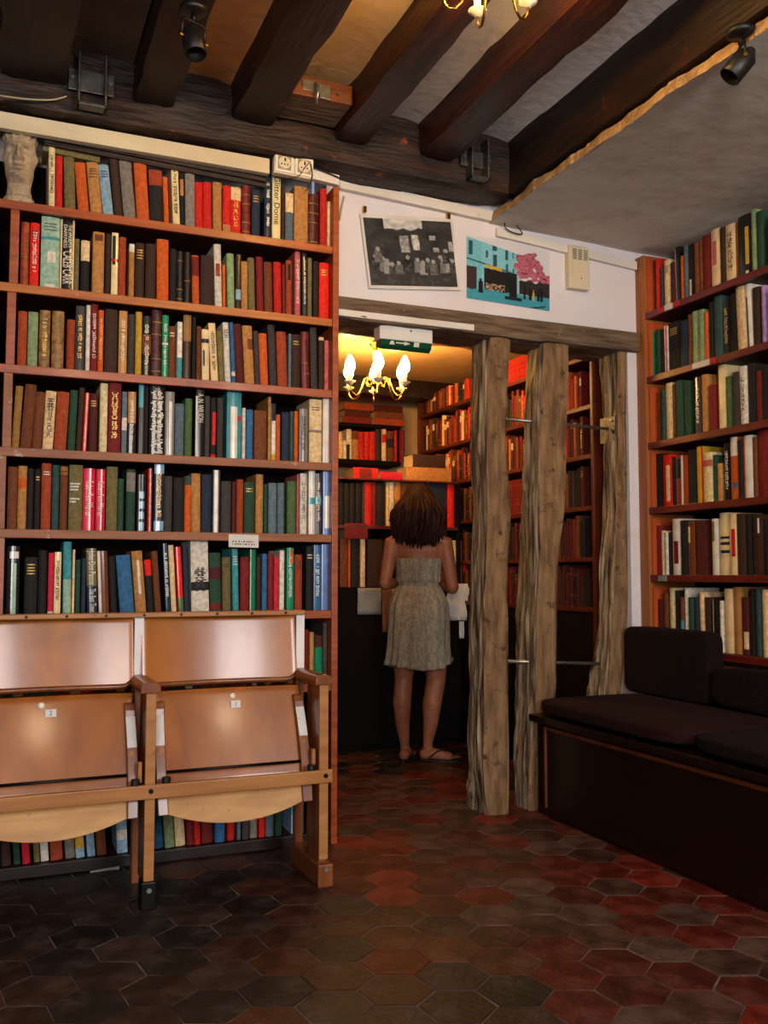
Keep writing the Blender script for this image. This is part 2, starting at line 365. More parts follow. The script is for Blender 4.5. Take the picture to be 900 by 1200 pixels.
# lower ceiling on the right, with its broken plaster lip
sf = MB(); nx, ny = 10, 44; vv = []; ff = []
for j in range(ny + 1):
    for i in range(nx + 1):
        y = -1.75 + (YP + 1.75) * j / ny; x = 2.035 + (X1R - 2.035) * i / nx
        if i == 0: x += .02 * nz3(0, y, 3, 4) + .02 * max(0, (2.4 - y))
        vv.append((x, y, 2.632 - .03 * (y > 3.2) * i / nx + .007 * nz3(x, y, 1, 3)))
ff = [(j * (nx + 1) + i, j * (nx + 1) + i + 1, (j + 1) * (nx + 1) + i + 1, (j + 1) * (nx + 1) + i) for j in range(ny) for i in range(nx)]
sof = struct(sf.add(vv, ff).build('ceiling_lowered', 'plaster_grey', smooth=True), 'lower grey plaster ceiling over the bench')
lip = MB(); rs = []
for j in range(261):
    y = -1.75 + (YP - .01 + 1.75) * j / 260; x = 2.035 + .02 * nz3(0, y, 3, 4) + .02 * max(0, (2.4 - y)); t_ = .046 + .018 * nz3(1, y, 7, 6)
    e = .010 * nz3(5, y, 1, 14) + .008 * nz3(2, y, 1, 45)
    rs.append([(x + .002 + e, y, 2.634), (x + .03, y, 2.636), (x + .04, y, 2.632 + t_), (x + .012 + e, y, 2.632 + t_), (x + .004 + e * .4, y, 2.632 + t_ * .5)])
lip.rings(rs).build('plaster_lip', 'plaster_edge', sof)

# trims
def bar_between(p, q, h, d, m, name, parent=None, bevel=.002):
    p, q = Vector(p), Vector(q)
    b = MB(); b.add([p, q, q + Vector((0, d, 0)), p + Vector((0, d, 0)), p + Vector((0, 0, h)), q + Vector((0, 0, h)), q + Vector((0, d, h)), p + Vector((0, d, h))],
                    [(0, 3, 2, 1), (4, 5, 6, 7), (0, 1, 5, 4), (1, 2, 6, 5), (2, 3, 7, 6), (3, 0, 4, 7)])
    return b.build(name, m, parent, bevel=bevel)
ty = YW - .012
struct(bar_between((-.6, ty, 2.625), (PY(316, 200, ty)[0], ty, 2.627), .06, .03, 'trim_cream', 'trim_1'), 'cream painted strip above the tall bookcase')
a = PY(366, 209, ty); b = PY(398, 217, ty)
struct(bar_between(a, b, .042, .03, 'trim_white', 'trim_2'), 'short white strip beside the sockets')
a = PY(398, 220, YP - .03); b = PY(592, 262, YP - .03)
struct(bar_between(a, b, .045, .03, 'trim_white', 'trim_3'), 'white strip along the top of the plaster wall')
a = PY(583, 276, YP - .024); b = PY(747, 316, YP - .024)
struct(bar_between(a, b, .04, .024, 'trim_white', 'trim_4'), 'lower white strip over the street poster')
for k, (y0, y1, off) in enumerate(((157, 208, .0), (163, 214, .006))):   # wooden slats under the cream strip
    a = PY(52, y0 + 5, YW + .02); b = PY(312, y1 + 5, YW + .02)
    struct(bar_between(a + np.array([0, off, 0]), b + np.array([0, off, 0]), .018, .012, 'lintel_dark', 'trim_5'), 'dark wooden slat under the cream strip' if k == 0 else 'second dark wooden slat under the cream strip')

# ---- timber posts
def post(rows, label, seed, zbot=0.0):
    zs, xc, xr, yb = [], [], [], []
    for (y, lb, c, r_) in rows:
        p = PY(c, y, YP); zs.append(p[2]); xc.append(p[0]); xr.append(PY(r_, y, YP)[0]); yb.append(max(YP + .09, PX(lb, y, p[0])[1]))
    o_ = np.argsort(zs); zs = np.array(zs)[o_]; xc = np.array(xc)[o_]; xr = np.array(xr)[o_]; yb = np.array(yb)[o_]
    nseg = 150; k = 14; rs = []
    for i in range(nseg + 1):
        z = zbot + (2.115 - zbot) * i / nseg
        a, b, c = np.interp(z, zs, xc), np.interp(z, zs, xr), np.interp(z, zs, yb)
        ring = []
        crn = [(a, YP), (b, YP), (b - .01, c), (a - .002, c)]
        for s in range(4):
            p, q = crn[s], crn[(s + 1) % 4]
            for t in range(k):
                f = t / k; x = p[0] + (q[0] - p[0]) * f; y = p[1] + (q[1] - p[1]) * f
                nx = [(0, -1), (1, 0), (0, 1), (-1, 0)][s]
                e = min(f, 1 - f) * k
                d = .012 * noise.noise(Vector((x * 7 + seed, y * 7, z * 2.6)))
                if s == 3: d += .018 * noise.noise(Vector((seed + 4, y * 48, z * 1.3))) + .010 * noise.noise(Vector((seed, y * 90, z * 7)))
                else: d += .004 * noise.noise(Vector((x * 40 + seed, y * 40, z * 3))) - .012 * max(0, noise.noise(Vector((x * 25 + seed, y * 25, z * 9))) - .35)
                if e < 1.2: d -= .006
                ring.append((x + nx[0] * d, y + nx[1] * d, z))
        rs.append(ring)
    m = MB().rings(rs); o = m.build('timber_post', 'post_wood', smooth=True, sharp=50)
    o.data.materials.append(MATS['post_rough'])
    n = 4 * k
    for p in o.data.polygons:
        if len(p.vertices) == 4 and all((v % n) >= 3 * k or (v % n) == 0 for v in p.vertices): p.material_index = 1
    return tag(o, label, 'post', 'timber posts in the doorway wall')
P1 = post([(385, 551, 576, 598), (450, 551, 573, 596), (520, 552, 571, 595), (600, 553, 572, 600), (700, 549, 569, 596), (800, 549, 568, 598), (900, 547, 567, 597), (955, 546, 572, 597)],
          'free-standing oak post with deeply grooved side reaching the tiled floor', 1)
P2 = post([(385, 619, 640, 667), (450, 614, 634, 667), (560, 612, 632, 664), (640, 608, 634, 657), (720, 603, 630, 655), (800, 604, 628, 655), (860, 604, 624, 648), (900, 603, 621, 640), (955, 604, 620, 638)],
          'bowed wide oak post standing behind the end of the bench', 9)
P3 = post([(385, 698, 724, 736), (450, 703, 725, 736), (500, 707, 725, 736), (600, 706, 724, 736), (700, 703, 720, 736), (760, 697, 717, 735), (810, 689, 713, 730), (955, 680, 702, 722)],
          'leaning oak post with steel plates against the white pier', 17)
# weathered lintel over the posts
lo = rough_bar((1.268, YP + .10, 2.205), (jx + .07, YP + .10, 2.205), .26, .095, .014, 80, 71).build('timber_lintel', 'timber_grey', smooth=True)
tag(lo, 'weathered grey timber lintel resting on the oak posts', 'beam')
a = PY(397, 366, YP - .034); b = PY(556, 398, YP - .034)
struct(bar_between((1.268, YP - .034, a[2] - .012), (b[0], YP - .034, a[2] - .012), .028, .03, 'trim_white', 'trim_6'), 'white painted board under the lintel')
# tie rods and plates
def tie_rod(y1, y3, plab):
    yr = YP + .085
    a = PY(594, y1, yr); b = PX(716, y3, PY(716, y3, yr)[0]); b = PY(717, y3, yr)
    t = empty('tie_rod', tuple(a)); A = Vector(a)
    MB().tube([(0, 0, 0), tuple(Vector(b) - A)], .0075, 10).build('rod', 'steel', t, smooth=True)
    for px in (631, 717):
        q = Vector(PY(px, y1 + (y3 - y1) * (px - 594) / 123, yr)) - A
        ax = Matrix.Rotation(R(90), 3, 'Y')
        MB().lathe([(.0, -.02), (.014, -.02), (.016, -.012), (.016, .004), (0, .004)], tuple(q), 6, ax).build('nut', 'steel', t)
    tag(t, 'steel tie rod threaded between the oak posts ' + plab, 'rod', 'tie rods between the posts')
    q = Vector(PY(712, y3 + 1, YP + .085))
    pl = empty('anchor_plate', tuple(q)); MB().box(-.004, .004, -.062, .055, -.062, .062).build('plate', 'dark_steel', pl, bevel=.0015)
    for dy, dz in ((-.04, .04), (-.04, -.04)):
        MB().lathe([(0, -.009), (.006, -.009), (.006, 0), (0, 0)], (-.004, dy, dz), 6, Matrix.Rotation(R(90), 3, 'Y')).build('bolt', 'steel', pl)
    tag(pl, 'square steel anchor plate bolted to the leaning post ' + plab, 'plate', 'anchor plates')
tie_rod(491, 503, 'at shoulder height'); tie_rod(775, 778, 'near seat height')

# ================================================================== BOOKCASES
SZ = [2.374, 2.075, 1.784, 1.490, 1.204, .904, .62, .045]      # tops of the shelves, tall bookcase
xs1 = PY(389, 500, YW)[0]; xs2 = PY(397, 300, YW)[0]
bc = empty('bookcase', (.6, YW, 0)); O = Vector((.6, YW, 0))
def lb(name, m, x0, x1, y0, y1, z0, z1, par, org, bevel=.002):
    return MB().box(x0 - org[0], x1 - org[0], y0 - org[1], y1 - org[1], z0 - org[2], z1 - org[2]).build(name, m, par, bevel=bevel)
lb('side_panel', 'shelf_wood', xs1, xs2 - .001, YW - .006, YW + .27, 0, 2.62, bc, O)
xl0 = .022
for k in range(7):
    top = 2.62 if k == 0 else SZ[k - 1] - .03
    if k == 0: continue
    m = ['shelf_wood', 'shelf_wood', 'shelf_wood', 'shelf_worn', 'shelf_worn', 'shelf_wood', 'shelf_wood'][k]
    dx = [0, .012, .008, .004, -.01, -.008, -.008][k]
    lb('divider', m, xl0 + dx, xl0 + dx + .03, YW + .004, YW + .25, SZ[k], top, bc, O)
for k, z in enumerate(SZ):
    m = ['shelf_wood', 'shelf_gold', 'shelf_wood', 'shelf_worn', 'shelf_worn', 'shelf_wood', 'shelf_wood', 'bench_wood'][k]
    sb = lb('shelf', 'case_shade', -.6, xs1, YW + .0145, YW + .26, z - (.03 if k < 7 else .04), z, bc, O)
    lb('shelf_edge', m, -.6, xs1, YW + (.004 if k == 7 else 0), YW + .0145, z - (.0305 if k < 7 else .04), z + .0005, sb, O)
lb('back_panel', 'case_back_shade', -.6, xs1, YW + .262, YW + .275, 0, 2.62, bc, O)
lb('side_panel', 'shelf_wood', -.63, -.6, YW, YW + .27, 0, 2.62, bc, O)
tag(bc, 'tall reddish wooden bookcase filling the wall behind the theatre seats', 'bookcase')

ZR0 = [PX(762, a, XR)[2] for a in (367, 442.6, 519, 597, 675)]; ZR1 = [PX(900, a, XR)[2] for a in (307.6, 397.6, 490.7, 578.5, 672.8)]
ZR = [(a + b) / 2 for a, b in zip(ZR0, ZR1)] + [PX(864, 768, XR)[2]]
yend = PX(762, 500, XR)[1]; YR0 = 2.1
br = empty('bookcase', (XR, 2.9, 0)); O2 = Vector((XR, 2.9, 0))
lb('side_panel', 'right_end', XR - .004, XR + .27, yend + .022, YP - .002, .0, 2.575, br, O2)
for k, z in enumerate(ZR):
    sb = lb('shelf', 'case_shade', XR + .014, XR + .26, YR0, yend + .02, z - .03, z, br, O2)
    lb('shelf_edge', 'right_shelf', XR, XR + .014, YR0, yend + .02, z - .0305, z + .0005, sb, O2)
    lb('lining', 'right_inner', XR + .012, XR + .26, yend + .012, yend + .021, z + .001, z + .27, br, O2, bevel=0)
lb('side_panel', 'right_end', XR, XR + .27, YR0 - .03, YR0, 0, 2.575, br, O2)
lb('back_panel', 'case_back_shade', XR + .262, XR + .275, YR0, yend + .02, 0, 2.575, br, O2)
lb('base_board', 'bench_wood', XR + .004, XR + .03, YR0, yend + .02, .42, ZR[5] - .03, br, O2)
lb('ledge', 'bench_edge', XR - .03, XR + .01, YR0, yend - .03, ZR[5] - .075, ZR[5] - .05, br, O2)
tag(br, 'dark red shelved bookcase rising above the upholstered bench', 'bookcase')

# ------------------------------------------------------------------ books
PAL = dict(cream='d8b98a', white='cdc5b7', tan='a8763f', gold='8a6430', brown='6a3a1c', darkbrown='38251a', black='1e1b19', charcoal='3c3735', grey='78716a',
           red='b82018', brightred='d62212', darkred='6e1c1a', orange='bc541c', rust='923c1c', olive='6b6038', green='455f36', darkgreen='244230', emerald='0f7a55', mint='8fae98',
           palegreen='7f9468', teal='3f8a90', darkteal='2f4a48', lightblue='7f9fb4', blue='2f5f88', navy='222c3c', steel='586872', periwinkle='5a78b0', pink='b05a58', maroon='4a1a18',
           yellow='b8902a', lilac='9a7ab0', crimson='bc2038')
CN = dict(darkbrown='dark brown', brightred='bright red', darkred='dark red', darkgreen='dark green', emerald='emerald green', palegreen='pale green', darkteal='dark teal',
          lightblue='light blue', steel='blue-grey', mint='mint green', gold='gold-brown')
GAIN = 1.3
def pcol(n, j=None):
    c = lin(PAL[n]); k = GAIN * (j.uniform(.88, 1.12) if j else 1)
    return tuple(min(.85, v * k) for v in c)
# each book: left and right edge of the spine foot, top of the spine, lean of the head (photo pixels), colour, marks
ROWS = {
 'L0': """48.5 56 168 -1.5 cream tK;56.5 65 181 -1 red;68 81 183 -3 olive;84.5 97.5 190 -7.5 orange;99.5 113.5 190 -7 tan hK;114.5 127 193 -8.5 lightblue hK;128 138 185 -8 darkbrown;
 139.5 154 187 -8 grey;155 170 190 -5.5 orange;170.5 186.5 199 -3 black b:rust:.72:1 b:orange:0:.05;187.5 193.5 207 -3 orange;198 206.5 189 -4 cream j tK;207 211.5 203 -2 black b:tan:.6:.9 tW;
 213 224.5 203 -1.5 grey;224.5 234 213 -1.5 red;234.5 244.5 213 -1.5 red;246 256.5 213 -1 tan;257.5 267 217 0 red b:tan:0:.2;267 279 219 0 red b:cream:.74:1 tG;280 290.5 217 0 darkred r;
 292 302 222 0 navy hG;307 315.5 203 0 navy j tW;316.5 326.5 205 0 cream j T:GD;327.5 331.5 219 0 darkbrown;332.5 342 226 0 steel b:cream:.62:1;343 359.5 218 0 tan;360 372 227 0 maroon r;
 374 382 221 0 red;382.5 387 236 0 cream""",
 'L1': """16.5 26.5 259 0 rust r;27.5 38.5 260 0 brightred tW hK;40.5 63 250 0 mint hK b:teal:.66:.70 b:white:.02:.07:.2:.8 b:white:.36:.5:.35:.8;63.5 80.5 256 0 black j T:CC e;81 86.5 279 0 olive tW;
 88.5 99 281 0 black b:cream:.62:1;102.5 116.5 271 0 tan b:brown:.86:.96:.15:.85;118 124 273 0 darkbrown;125 133 272 0 cream j b:darkbrown:.5:.95:.1:.6 b:red:.55:.59;133.5 142.5 277 0 rust;
 146 152.5 285 0 tan b:white:.85:1 tG;153.5 164.5 284 0 darkbrown hG;166 178 285 0 darkbrown;180 194 280 -1 orange;195 203 291 0 black;203.3 211 294 0 black r;212 220 295 0 black r;
 222.5 231 299 -1.5 orange b:darkred:.6:.97;231.5 247.5 299 0 darkbrown;249.5 258 286 -2.5 white b:rust:.5:.7:.2:.8;258.5 262 310 -1 orange;264.5 273 297 -2 palegreen;273.5 280 298 0 darkbrown j b:lightblue:.2:.38;
 281 288.5 306 -1 tan;289.5 297.5 302 -2 olive;299.5 307.5 301 -2 darkred;308.5 318 307 -1.5 brown;320 329 307 -1.5 red;329.5 333.5 310 -1 darkred;334 341 305 -.5 rust b:black:.65:.93:.3:.75;
 344.5 351 293 -.5 pink tW;353.5 358.8 295 -1 charcoal j tW;359 364.5 302 0 olive tG;366 372 306 0 black j tW;373.5 385 308 0 brightred hG""",
 'L2': """15.5 26.5 364 0 rust;27.5 39.5 365 0 palegreen;41 54 363 0 gold r tG;56 70.5 364 0 gold r;74 83.5 374 0 rust;84 95 358 0 charcoal j tG;96.5 101.5 357 0 white;102 110.5 356 0 darkred tW;111 117.5 363 0 orange tG;
 119 134 362 0 darkbrown;135.5 145.5 364 0 tan j tW;146.5 154.5 368 0 charcoal;155.5 163 365 0 yellow;163.5 174 370 0 black j b:brown:.38:.7 tW;174.5 186.5 363 0 maroon r;187 194.5 369 0 emerald j b:white:.53:.56 tW;
 195 203 382 0 brown hW;205 211 377 0 white j b:teal:0:.38;212 221.5 369 0 darkbrown j b:gold:.6:1;223 227 371 0 black tW;228 233.5 382 0 brown;235 243.5 386 -2.5 cream j b:navy:.74:.82 b:navy:.3:.6:.15:.4;
 246 254.5 379 -5 cream j tK;255.5 262 388 -4 olive;262.5 269.5 378 -4 white hK;270 275 378 -4 blue b:cream:.13:.2;275.5 285.5 380 -5 maroon;286 297.5 382 -4 tan b:brown:.6:.78:.45:1;298 304 388 -3 charcoal;
 304.5 314 391 -3 orange;315.5 324 381 -3.5 charcoal;325 336.5 389 -2.5 rust;337 340.5 391 0 steel;341 351.5 392 0 darkbrown hG;353 362.5 389 -1.5 darkred r;364 372 384 -1.5 charcoal;373 379 395 0 darkbrown b:cream:.94:1;
 380 385.5 399 0 pink hG""",
 'L3': """11 20 452 3.5 gold;21 34.5 450 5 brown;35 46.5 459 4 brown;47.5 60 458 3 cream hK tK;61 75.5 459 3 rust;77 86 457 2.5 darkgreen;87 93.5 454 3 darkbrown;94.5 99.5 460 2.5 brightred j b:white:0:1:.35:.7;
 102 112 461 0 maroon hG;115 124 449 0 cream;125 140 448 0 darkred tG;141 147 459 0 steel j b:white:.38:.58;148 157.5 459 0 tan j b:darkbrown:0:.5 tW;160.5 167.5 449 0 charcoal j b:teal:.66:1:.0:.8;168 172 452 0 black tW;
 173.5 191.5 452 0 black j T:BIG;192 203 459 0 grey j b:white:0:.85:.4:.75;204 214.5 473 0 steel;215.5 224 467 0 green;228 238.5 456 0 black j T:AN b:white:0:.9:.0:.2;239 245 464 0 charcoal;
 246 252 466 0 black j b:brightred:.22:.76:.3:.95 b:red:.0:.06;253.5 261 466 0 charcoal;265 282.3 456 0 teal j b:white:.0:.75:.25:.7 b:crimson:.55:.62:.7:.95;282.7 287 478 0 white;288 296 480 0 blue;297.5 312 481 0 brown;
 313.5 317 465 0 tan;317.3 322.5 473 0 white j b:navy:.7:1 b:yellow:0:.12;323 328 486 0 orange tW;330 339 483 0 navy;339.5 343.5 482 0 darkteal;344.5 349 482 0 orange;350.5 360.5 479 0 grey j tK;362.5 377 468 0 cream hK b:grey:.48:.52;
 378.5 388 465 0 white j b:lilac:0:1:.7:1""",
 'L4': """8.5 20 547 0 brown;20.5 31 546 0 tan b:orange:.64:.82;31.5 39 549 0 black;40 47 550 0 black hG;48 59.5 543 0 rust hW;60.5 69 545 0 darkteal;70 79 546 0 brown b:gold:.86:.9 b:gold:.92:.98;80.5 96.5 545 0 olive T:OL;
 97 111 549 0 crimson j T:RPW;112 123 550 0 crimson j T:RPW;124.5 137.5 547 0 olive;138 145 561 0 darkgreen hG;148 158.5 550 0 darkgreen b:grey:.64:.95;160.5 171 556 0 black j b:lightblue:.02:.17:.25:.8 b:lightblue:.22:.35:.25:.8 b:lightblue:.4:.53:.25:.8 b:lightblue:.58:.7:.25:.8;
 173 178 549 0 red j b:white:0:1:.4:.7;180.5 192 544 0 navy j b:lightblue:.86:1 b:lightblue:.02:.16 tG;192.5 202 558 0 charcoal;203.5 216 560 0 black;216.5 224.5 558 0 orange b:darkteal:.84:1;225 235.5 555 -1.5 tan;236 248 556 0 navy;
 249 258 551 0 charcoal j b:white:0:1:.25:.75;259.5 271 564 0 charcoal;272 276.5 565 0 maroon;277.5 285.5 562 0 rust;286.5 298.5 565 0 darkgreen hG;300 308.7 556 0 tan;309 313.5 568 0 darkgreen;315 324.5 566 0 steel;
 325.5 333.5 566 0 steel;337 347 564 0 green;347.5 350.5 556 0 pink;352 360 555 0 white tK;362 369.5 548 0 white j b:teal:.45:.55 ;370 377 555 0 charcoal j b:teal:.5:.62 tW;379 387.5 551 0 periwinkle j b:white:.1:.6:.2:.8""",
 'L5': """10 25 640 0 black j b:mint:0:.75:.35:.75 b:white:.82:.92:.2:.9;31 46 653 0 black hG;47 57 645 0 black;58.5 65 648 0 crimson b:white:.02:.05;65.5 73.5 647 0 cream j tK;76.5 86 635 -1 teal b:mint:0:.48;86.5 89.5 644 0 cream;
 90.5 96 656 0 darkgreen;97.5 102.5 654 0 navy hW;105 117 643 -3 olive j b:navy:0:.42 T:JDP;118 130.5 646 -4 brown j b:white:0:1:.05:.3;132 140 652 -4 black;143.5 160 651 -6.5 blue;161.5 174 646 -6.5 tan b:white:.3:.85:.4:.65;175 183 656 -5 black b:brightred:.7:1;
 184 191.5 646 -6 brown;196 202.5 637 -5 navy j tW;203 209 639 -5 cream;211 217.5 641 -5 brightred j b:green:0:.22;218.5 224 640 -4 navy j tW;226.5 247 634 -2.5 white T:BLK b:black:.3:.42;248 261 648 -2 darkgreen b:maroon:.55:.75 b:darkred:.04:.14;
 262.5 272 653 -1 olive hK;274.5 281.5 643 -2 teal hW;283 293 653 0 darkred;294 300.7 644 0 emerald b:white:0:1:.0:.18;301 306.5 653 0 darkbrown;308 314 649 0 blue tW;315 321.5 649 0 darkred;322 327.5 653 0 crimson;328.5 334 645 0 white tK;
 337 345 642 0 emerald j b:orange:.75:.97:.4:.9 tW;346.5 355 650 0 rust hK;359.5 368 641 0 black hW;368.5 377 639 0 blue j tW;377.5 386.5 638 0 periwinkle j""",
 'L6': """350 356 735 0 tan;357 363 738 0 darkred;364 369 741 0 tan;370 379 745 0 emerald b:maroon:.75:1;379.5 384.5 730 0 charcoal""",
 'L7': """2 12 930 -6 black;13 24 932 -6 darkbrown;27 35 930 -8 darkgreen;37 46 930 -7 crimson;50 57 930 -6 olive;58 67 935 -6 charcoal j b:white:0:.3;69 83 935 -5 rust;86 97 932 -6 grey;98 108 932 -6 yellow j b:lightblue:0:.15;111 120 930 -6 lightblue j;122 133 928 -6 brown;
 145 157 922 -4 lightblue j b:white:.2:.35;176 184 925 -7 white;186 198 922 -7 blue;200 211 922 -6 palegreen;212 223 922 -5 cream;225 233 920 -3 darkred;233.5 240.5 920 -3 red;242 254 920 -2 darkred;257 268 918 0 blue;271 279 918 0 red;
 282 286 920 0 steel;288 296 918 0 charcoal;297 305 918 0 grey;307 314 916 0 brightred;315 324 916 0 steel;326 333 914 0 darkgreen;344 355 912 0 lightblue j b:teal:.35:.55;355.5 358 912 0 blue""",
 'R0': """759.5 771 305 0 brown;773 776.5 300 0 red tW;777 782 311 0 charcoal;783 790 302 0 cream hK;790.5 796 305 0 maroon;797.5 803 286 -2 black j b:white:0:1:.0:.15;803.3 806 297 0 orange;806.5 812 285 0 steel;813 818.5 283 0 black j b:white:0:.35:.1:.6;
 819 824 281 0 brown;824.5 829 279 0 brown;829.3 838.5 272 0 darkred;839.5 850 265 0 cream j b:pink:.4:.8:.2:.7;850.3 856.5 263 0 darkbrown;857 869 259 0 cream j tK;869.3 872 257 0 brown;872.5 887.5 248 0 black j b:yellow:.2:.8:.6:.85 b:white:.02:.1:.6:.8;888 894 241 0 palegreen;894.3 903 243 0 darkgreen""",
 'R1': """761.5 769 388 0 emerald;771 777 385 0 darkgreen;777.5 781 385 0 black;782 785 380 -.5 white b:red:0:1:.75:1;785.5 800 376 0 black hG;800.5 808.5 374 0 navy;810 814.5 367 0 brown;815 821.8 363 0 palegreen;822 829 361 0 palegreen;829.5 834 364 0 orange;
 835 840 352 0 black;841 851 345 0 darkteal;852 859.8 350 0 black j tG;860 868.5 342 0 black;869 879.5 333 -3 cream;880 887 330 -2 white j b:black:.0:.8:.2:.5;887.5 896 334 0 darkbrown;898 903 332 0 lilac""",
 'R2': """763.5 770.5 460 0 rust;771 775 460 0 brown;776 781 456 0 darkteal;782 790 448 0 cream;790.3 793 450 0 brown;793.5 800.5 445 0 darkgreen;801 811 446 0 darkgreen;816 824 441 0 charcoal j tW;824.5 831.5 438 0 tan;833 840 450 0 darkred;
 844.5 852.8 425 0 cream j;853.3 860 440 0 green;861 869 435 0 charcoal;870 878 428 -1 white tK;879 888 425 0 black;889 895.7 433 0 darkred;896 903 428 0 black""",
 'R3': """763.5 776.5 532 0 black;777 787.5 533 0 brightred b:cream:.1:.8:.45:.8;788 791.7 535 0 black;792 805.5 534 0 rust j b:white:0:1:.55:.7 b:black:.55:.95:.0:.5;806 815 527 0 black;817 824 523 0 yellow j b:red:0:1:.85:1;824.5 835 530 0 cream b:pink:.72:.85;
 835.5 840 533 0 darkgreen;840.5 846 543 0 tan;849 856.5 519 0 black j tW;857 865 512 0 orange j b:white:.7:1 b:blue:.18:.28:.4:.9;865.5 870.7 515 0 black;871 881.8 510 0 white j b:pink:0:1:.0:.3;882 888 512 0 brown;889 902 504 0 darkred""",
 'R4': """766 773 616 0 darkred;773.5 777 622 0 cream;777.5 781.5 624 0 white;782 785.5 624 0 black;786.5 795.5 608 0 white j b:darkred:.2:.6:.2:.8;796 804 610 0 black;804.5 811.7 611 0 brown j b:cream:.6:.9:.0:.5;812 827 610 0 maroon;833 839 608 0 white j b:olive:.6:.95:.0:.6;
 842 853 601 0 cream j b:navy:.35:.4 b:navy:.48:.53 b:navy:.58:.62;853.5 861 602 0 cream j b:red:.3:.75:.4:.9;862 871 602 0 darkbrown;872 880 604 0 black;881 891.7 604 0 darkbrown j b:white:.7:.95:.6:.75;892 902 608 0 black""",
 'R5': """766 773 702 0 maroon;773.5 780 695 0 brown;781.5 788 689 0 cream;788.3 793 692 0 black;794 798 700 0 brown b:teal:0:.55;798.5 803 689 -1 white;803.5 809 700 0 darkgreen;810 816 700 0 navy;817 822 694 -1 cream;822.5 830 700 0 darkbrown;832 839 703 0 black j b:white:0:1:.0:.15;
 840 843.5 704 0 white;845.5 855 690 0 cream j;856 865 688 0 tan j;865.5 874 700 0 maroon b:cream:.1:.4:.3:.9;875 881 690 0 black;881.3 888 690 0 darkteal;889 896.7 691 0 cream;897 903 708 0 mint""",
 'B0': """397 401.7 506 0 cream;402 406 516 0 white;406.3 412 503 0 white b:black:0:.5:.0:.6;412.5 420 505 0 tan b:brown:.7:1;420.3 426.5 506 0 red r;427 432.7 506 0 red r;433.5 440 506 0 red tG;440.3 447.5 503 0 darkbrown;448 453 501 0 cream b:red:.55:.8;454 462 505 0 brown b:black:.45:.75;463 470 504 0 red r;470.5 475 504 0 darkred r""",
 'B1': """392 395.5 567 0 grey;396.5 403 565 0 black;403.5 409.5 566 0 black;410 416 566 0 black tW;417 424 566 0 black;424.5 427 566 0 charcoal;427.5 436 565 0 red;436.5 441 565 0 darkred;441.5 452 566 0 black;453 456 565 0 cream;456.5 462 565 0 white j tK;463 470 565 0 tan b:gold:.3:.6;471 481 566 0 brown;482 499 562 0 darkbrown;500 523.5 556 0 navy;525 533 562 0 brightred;534 537 575 0 darkbrown""",
 'B2': """393 398.5 628 0 black;399 408 627 0 brown;408.3 411 626 0 orange;412 422 628 0 black;423 428.5 629 0 cream;431 449 630 0 darkbrown;449.5 463 634 0 black;464 490 632 0 darkbrown;491 520 634 0 brown;523 537 625 0 cream j;537.5 542 628 0 brown;543 548 630 0 red;549 557 628 0 darkred""",
}
YB0, YB1 = 5.90, 5.22         # fronts of the back-wall shelf and of the lower shelf unit in the back room
ZB = {'B0': PY(440, 539.5, YB0)[2], 'B1': PY(440, 616, YB1)[2], 'B2': PY(440, 688, YB1)[2]}
TEXTS = {'GD': [('Glitter Dome', 'ink_black', .62, .5, .72)], 'CC': [('THE ANGEL OF DARKNESS', 'ink_white', .70, .45, .42), ('CALEB CARR', 'ink_white', .33, .5, .45)], 'AN': [('A. N. WILSON', 'ink_white', .72, .5, .42)],
         'RPW': [('Robert Penn Warren', 'ink_white', .52, .5, .55)], 'JDP': [('John Dos Passos', 'ink_white', .70, .5, .52), ('The Best Times', 'ink_white', .2, .5, .36)]}
BOOKS = []           # dicts in world terms
def frame(row):
    k = int(row[1])
    if row[0] == 'L': return ('Y', YW + .03, SZ[k], .20)
    if row[0] == 'R': return ('X', XR + .03, ZR[k], .20)
    return ('Y', (YB0 if k == 0 else YB1) + .02, ZB[row], .19)
for row, txt in ROWS.items():
    ax, pl, zs, dp = frame(row); prev = None
    rr = random.Random(hash(row[0]) % 7 + int(row[1]) * 13 if False else ord(row[0]) * 31 + int(row[1]))
    ents = [e.split() for e in txt.replace('\n', ' ').split(';') if e.strip()]
    for e in ents:
        x0, x1, yt, lean = map(float, e[:4]); off = rr.uniform(0, .012)
        if row == 'L7': yfoot = 1031 - .123 * (x0 + x1) / 2
        if ax == 'Y':
            q = pl + off; u0 = PY(x0, 600, q)[0]; u1 = PY(x1, 600, q)[0]
            h = PY((x0 + x1) / 2, yt, q)[2] - zs; sc = (u1 - u0) / (x1 - x0)
        else:
            q = pl + off; u0 = -PX(x0, 600, q)[1]; u1 = -PX(x1, 600, q)[1]; xm = (x0 + x1) / 2
            h = PX(xm, yt, q)[2] - zs; sc = (u1 - u0) / (x1 - x0)
        h = max(.10, min(h, .29)); tn = lean * sc / h
        if row == 'L5' : pass
        if prev:
            u0 = max(u0, prev['u1'] + .0007)
            hm = min(h, prev['h']); tn = max(tn, prev['tn'] - (u0 - prev['u1']) / hm + .0005 if prev['tn'] > -9 else tn)
        if u1 - u0 < .006: u1 = u0 + .006
        bk = dict(row=row, ax=ax, q=q, u0=u0, u1=u1, h=h, tn=tn, z=zs, colour=e[4], opts=e[5:], d=min(dp, h * .72) * rr.uniform(.92, 1.0), seed=rr.random(), pxa=(x1 - x0) * h, pos=len([b for b in BOOKS if b['row'] == row]))
        if row == 'L7': bk['pxa'] *= .35
        if row[0] == 'B': bk['pxa'] *= .8
        if row == 'R5' and x1 < 820: bk['pxa'] *= .5
        BOOKS.append(bk); prev = bk
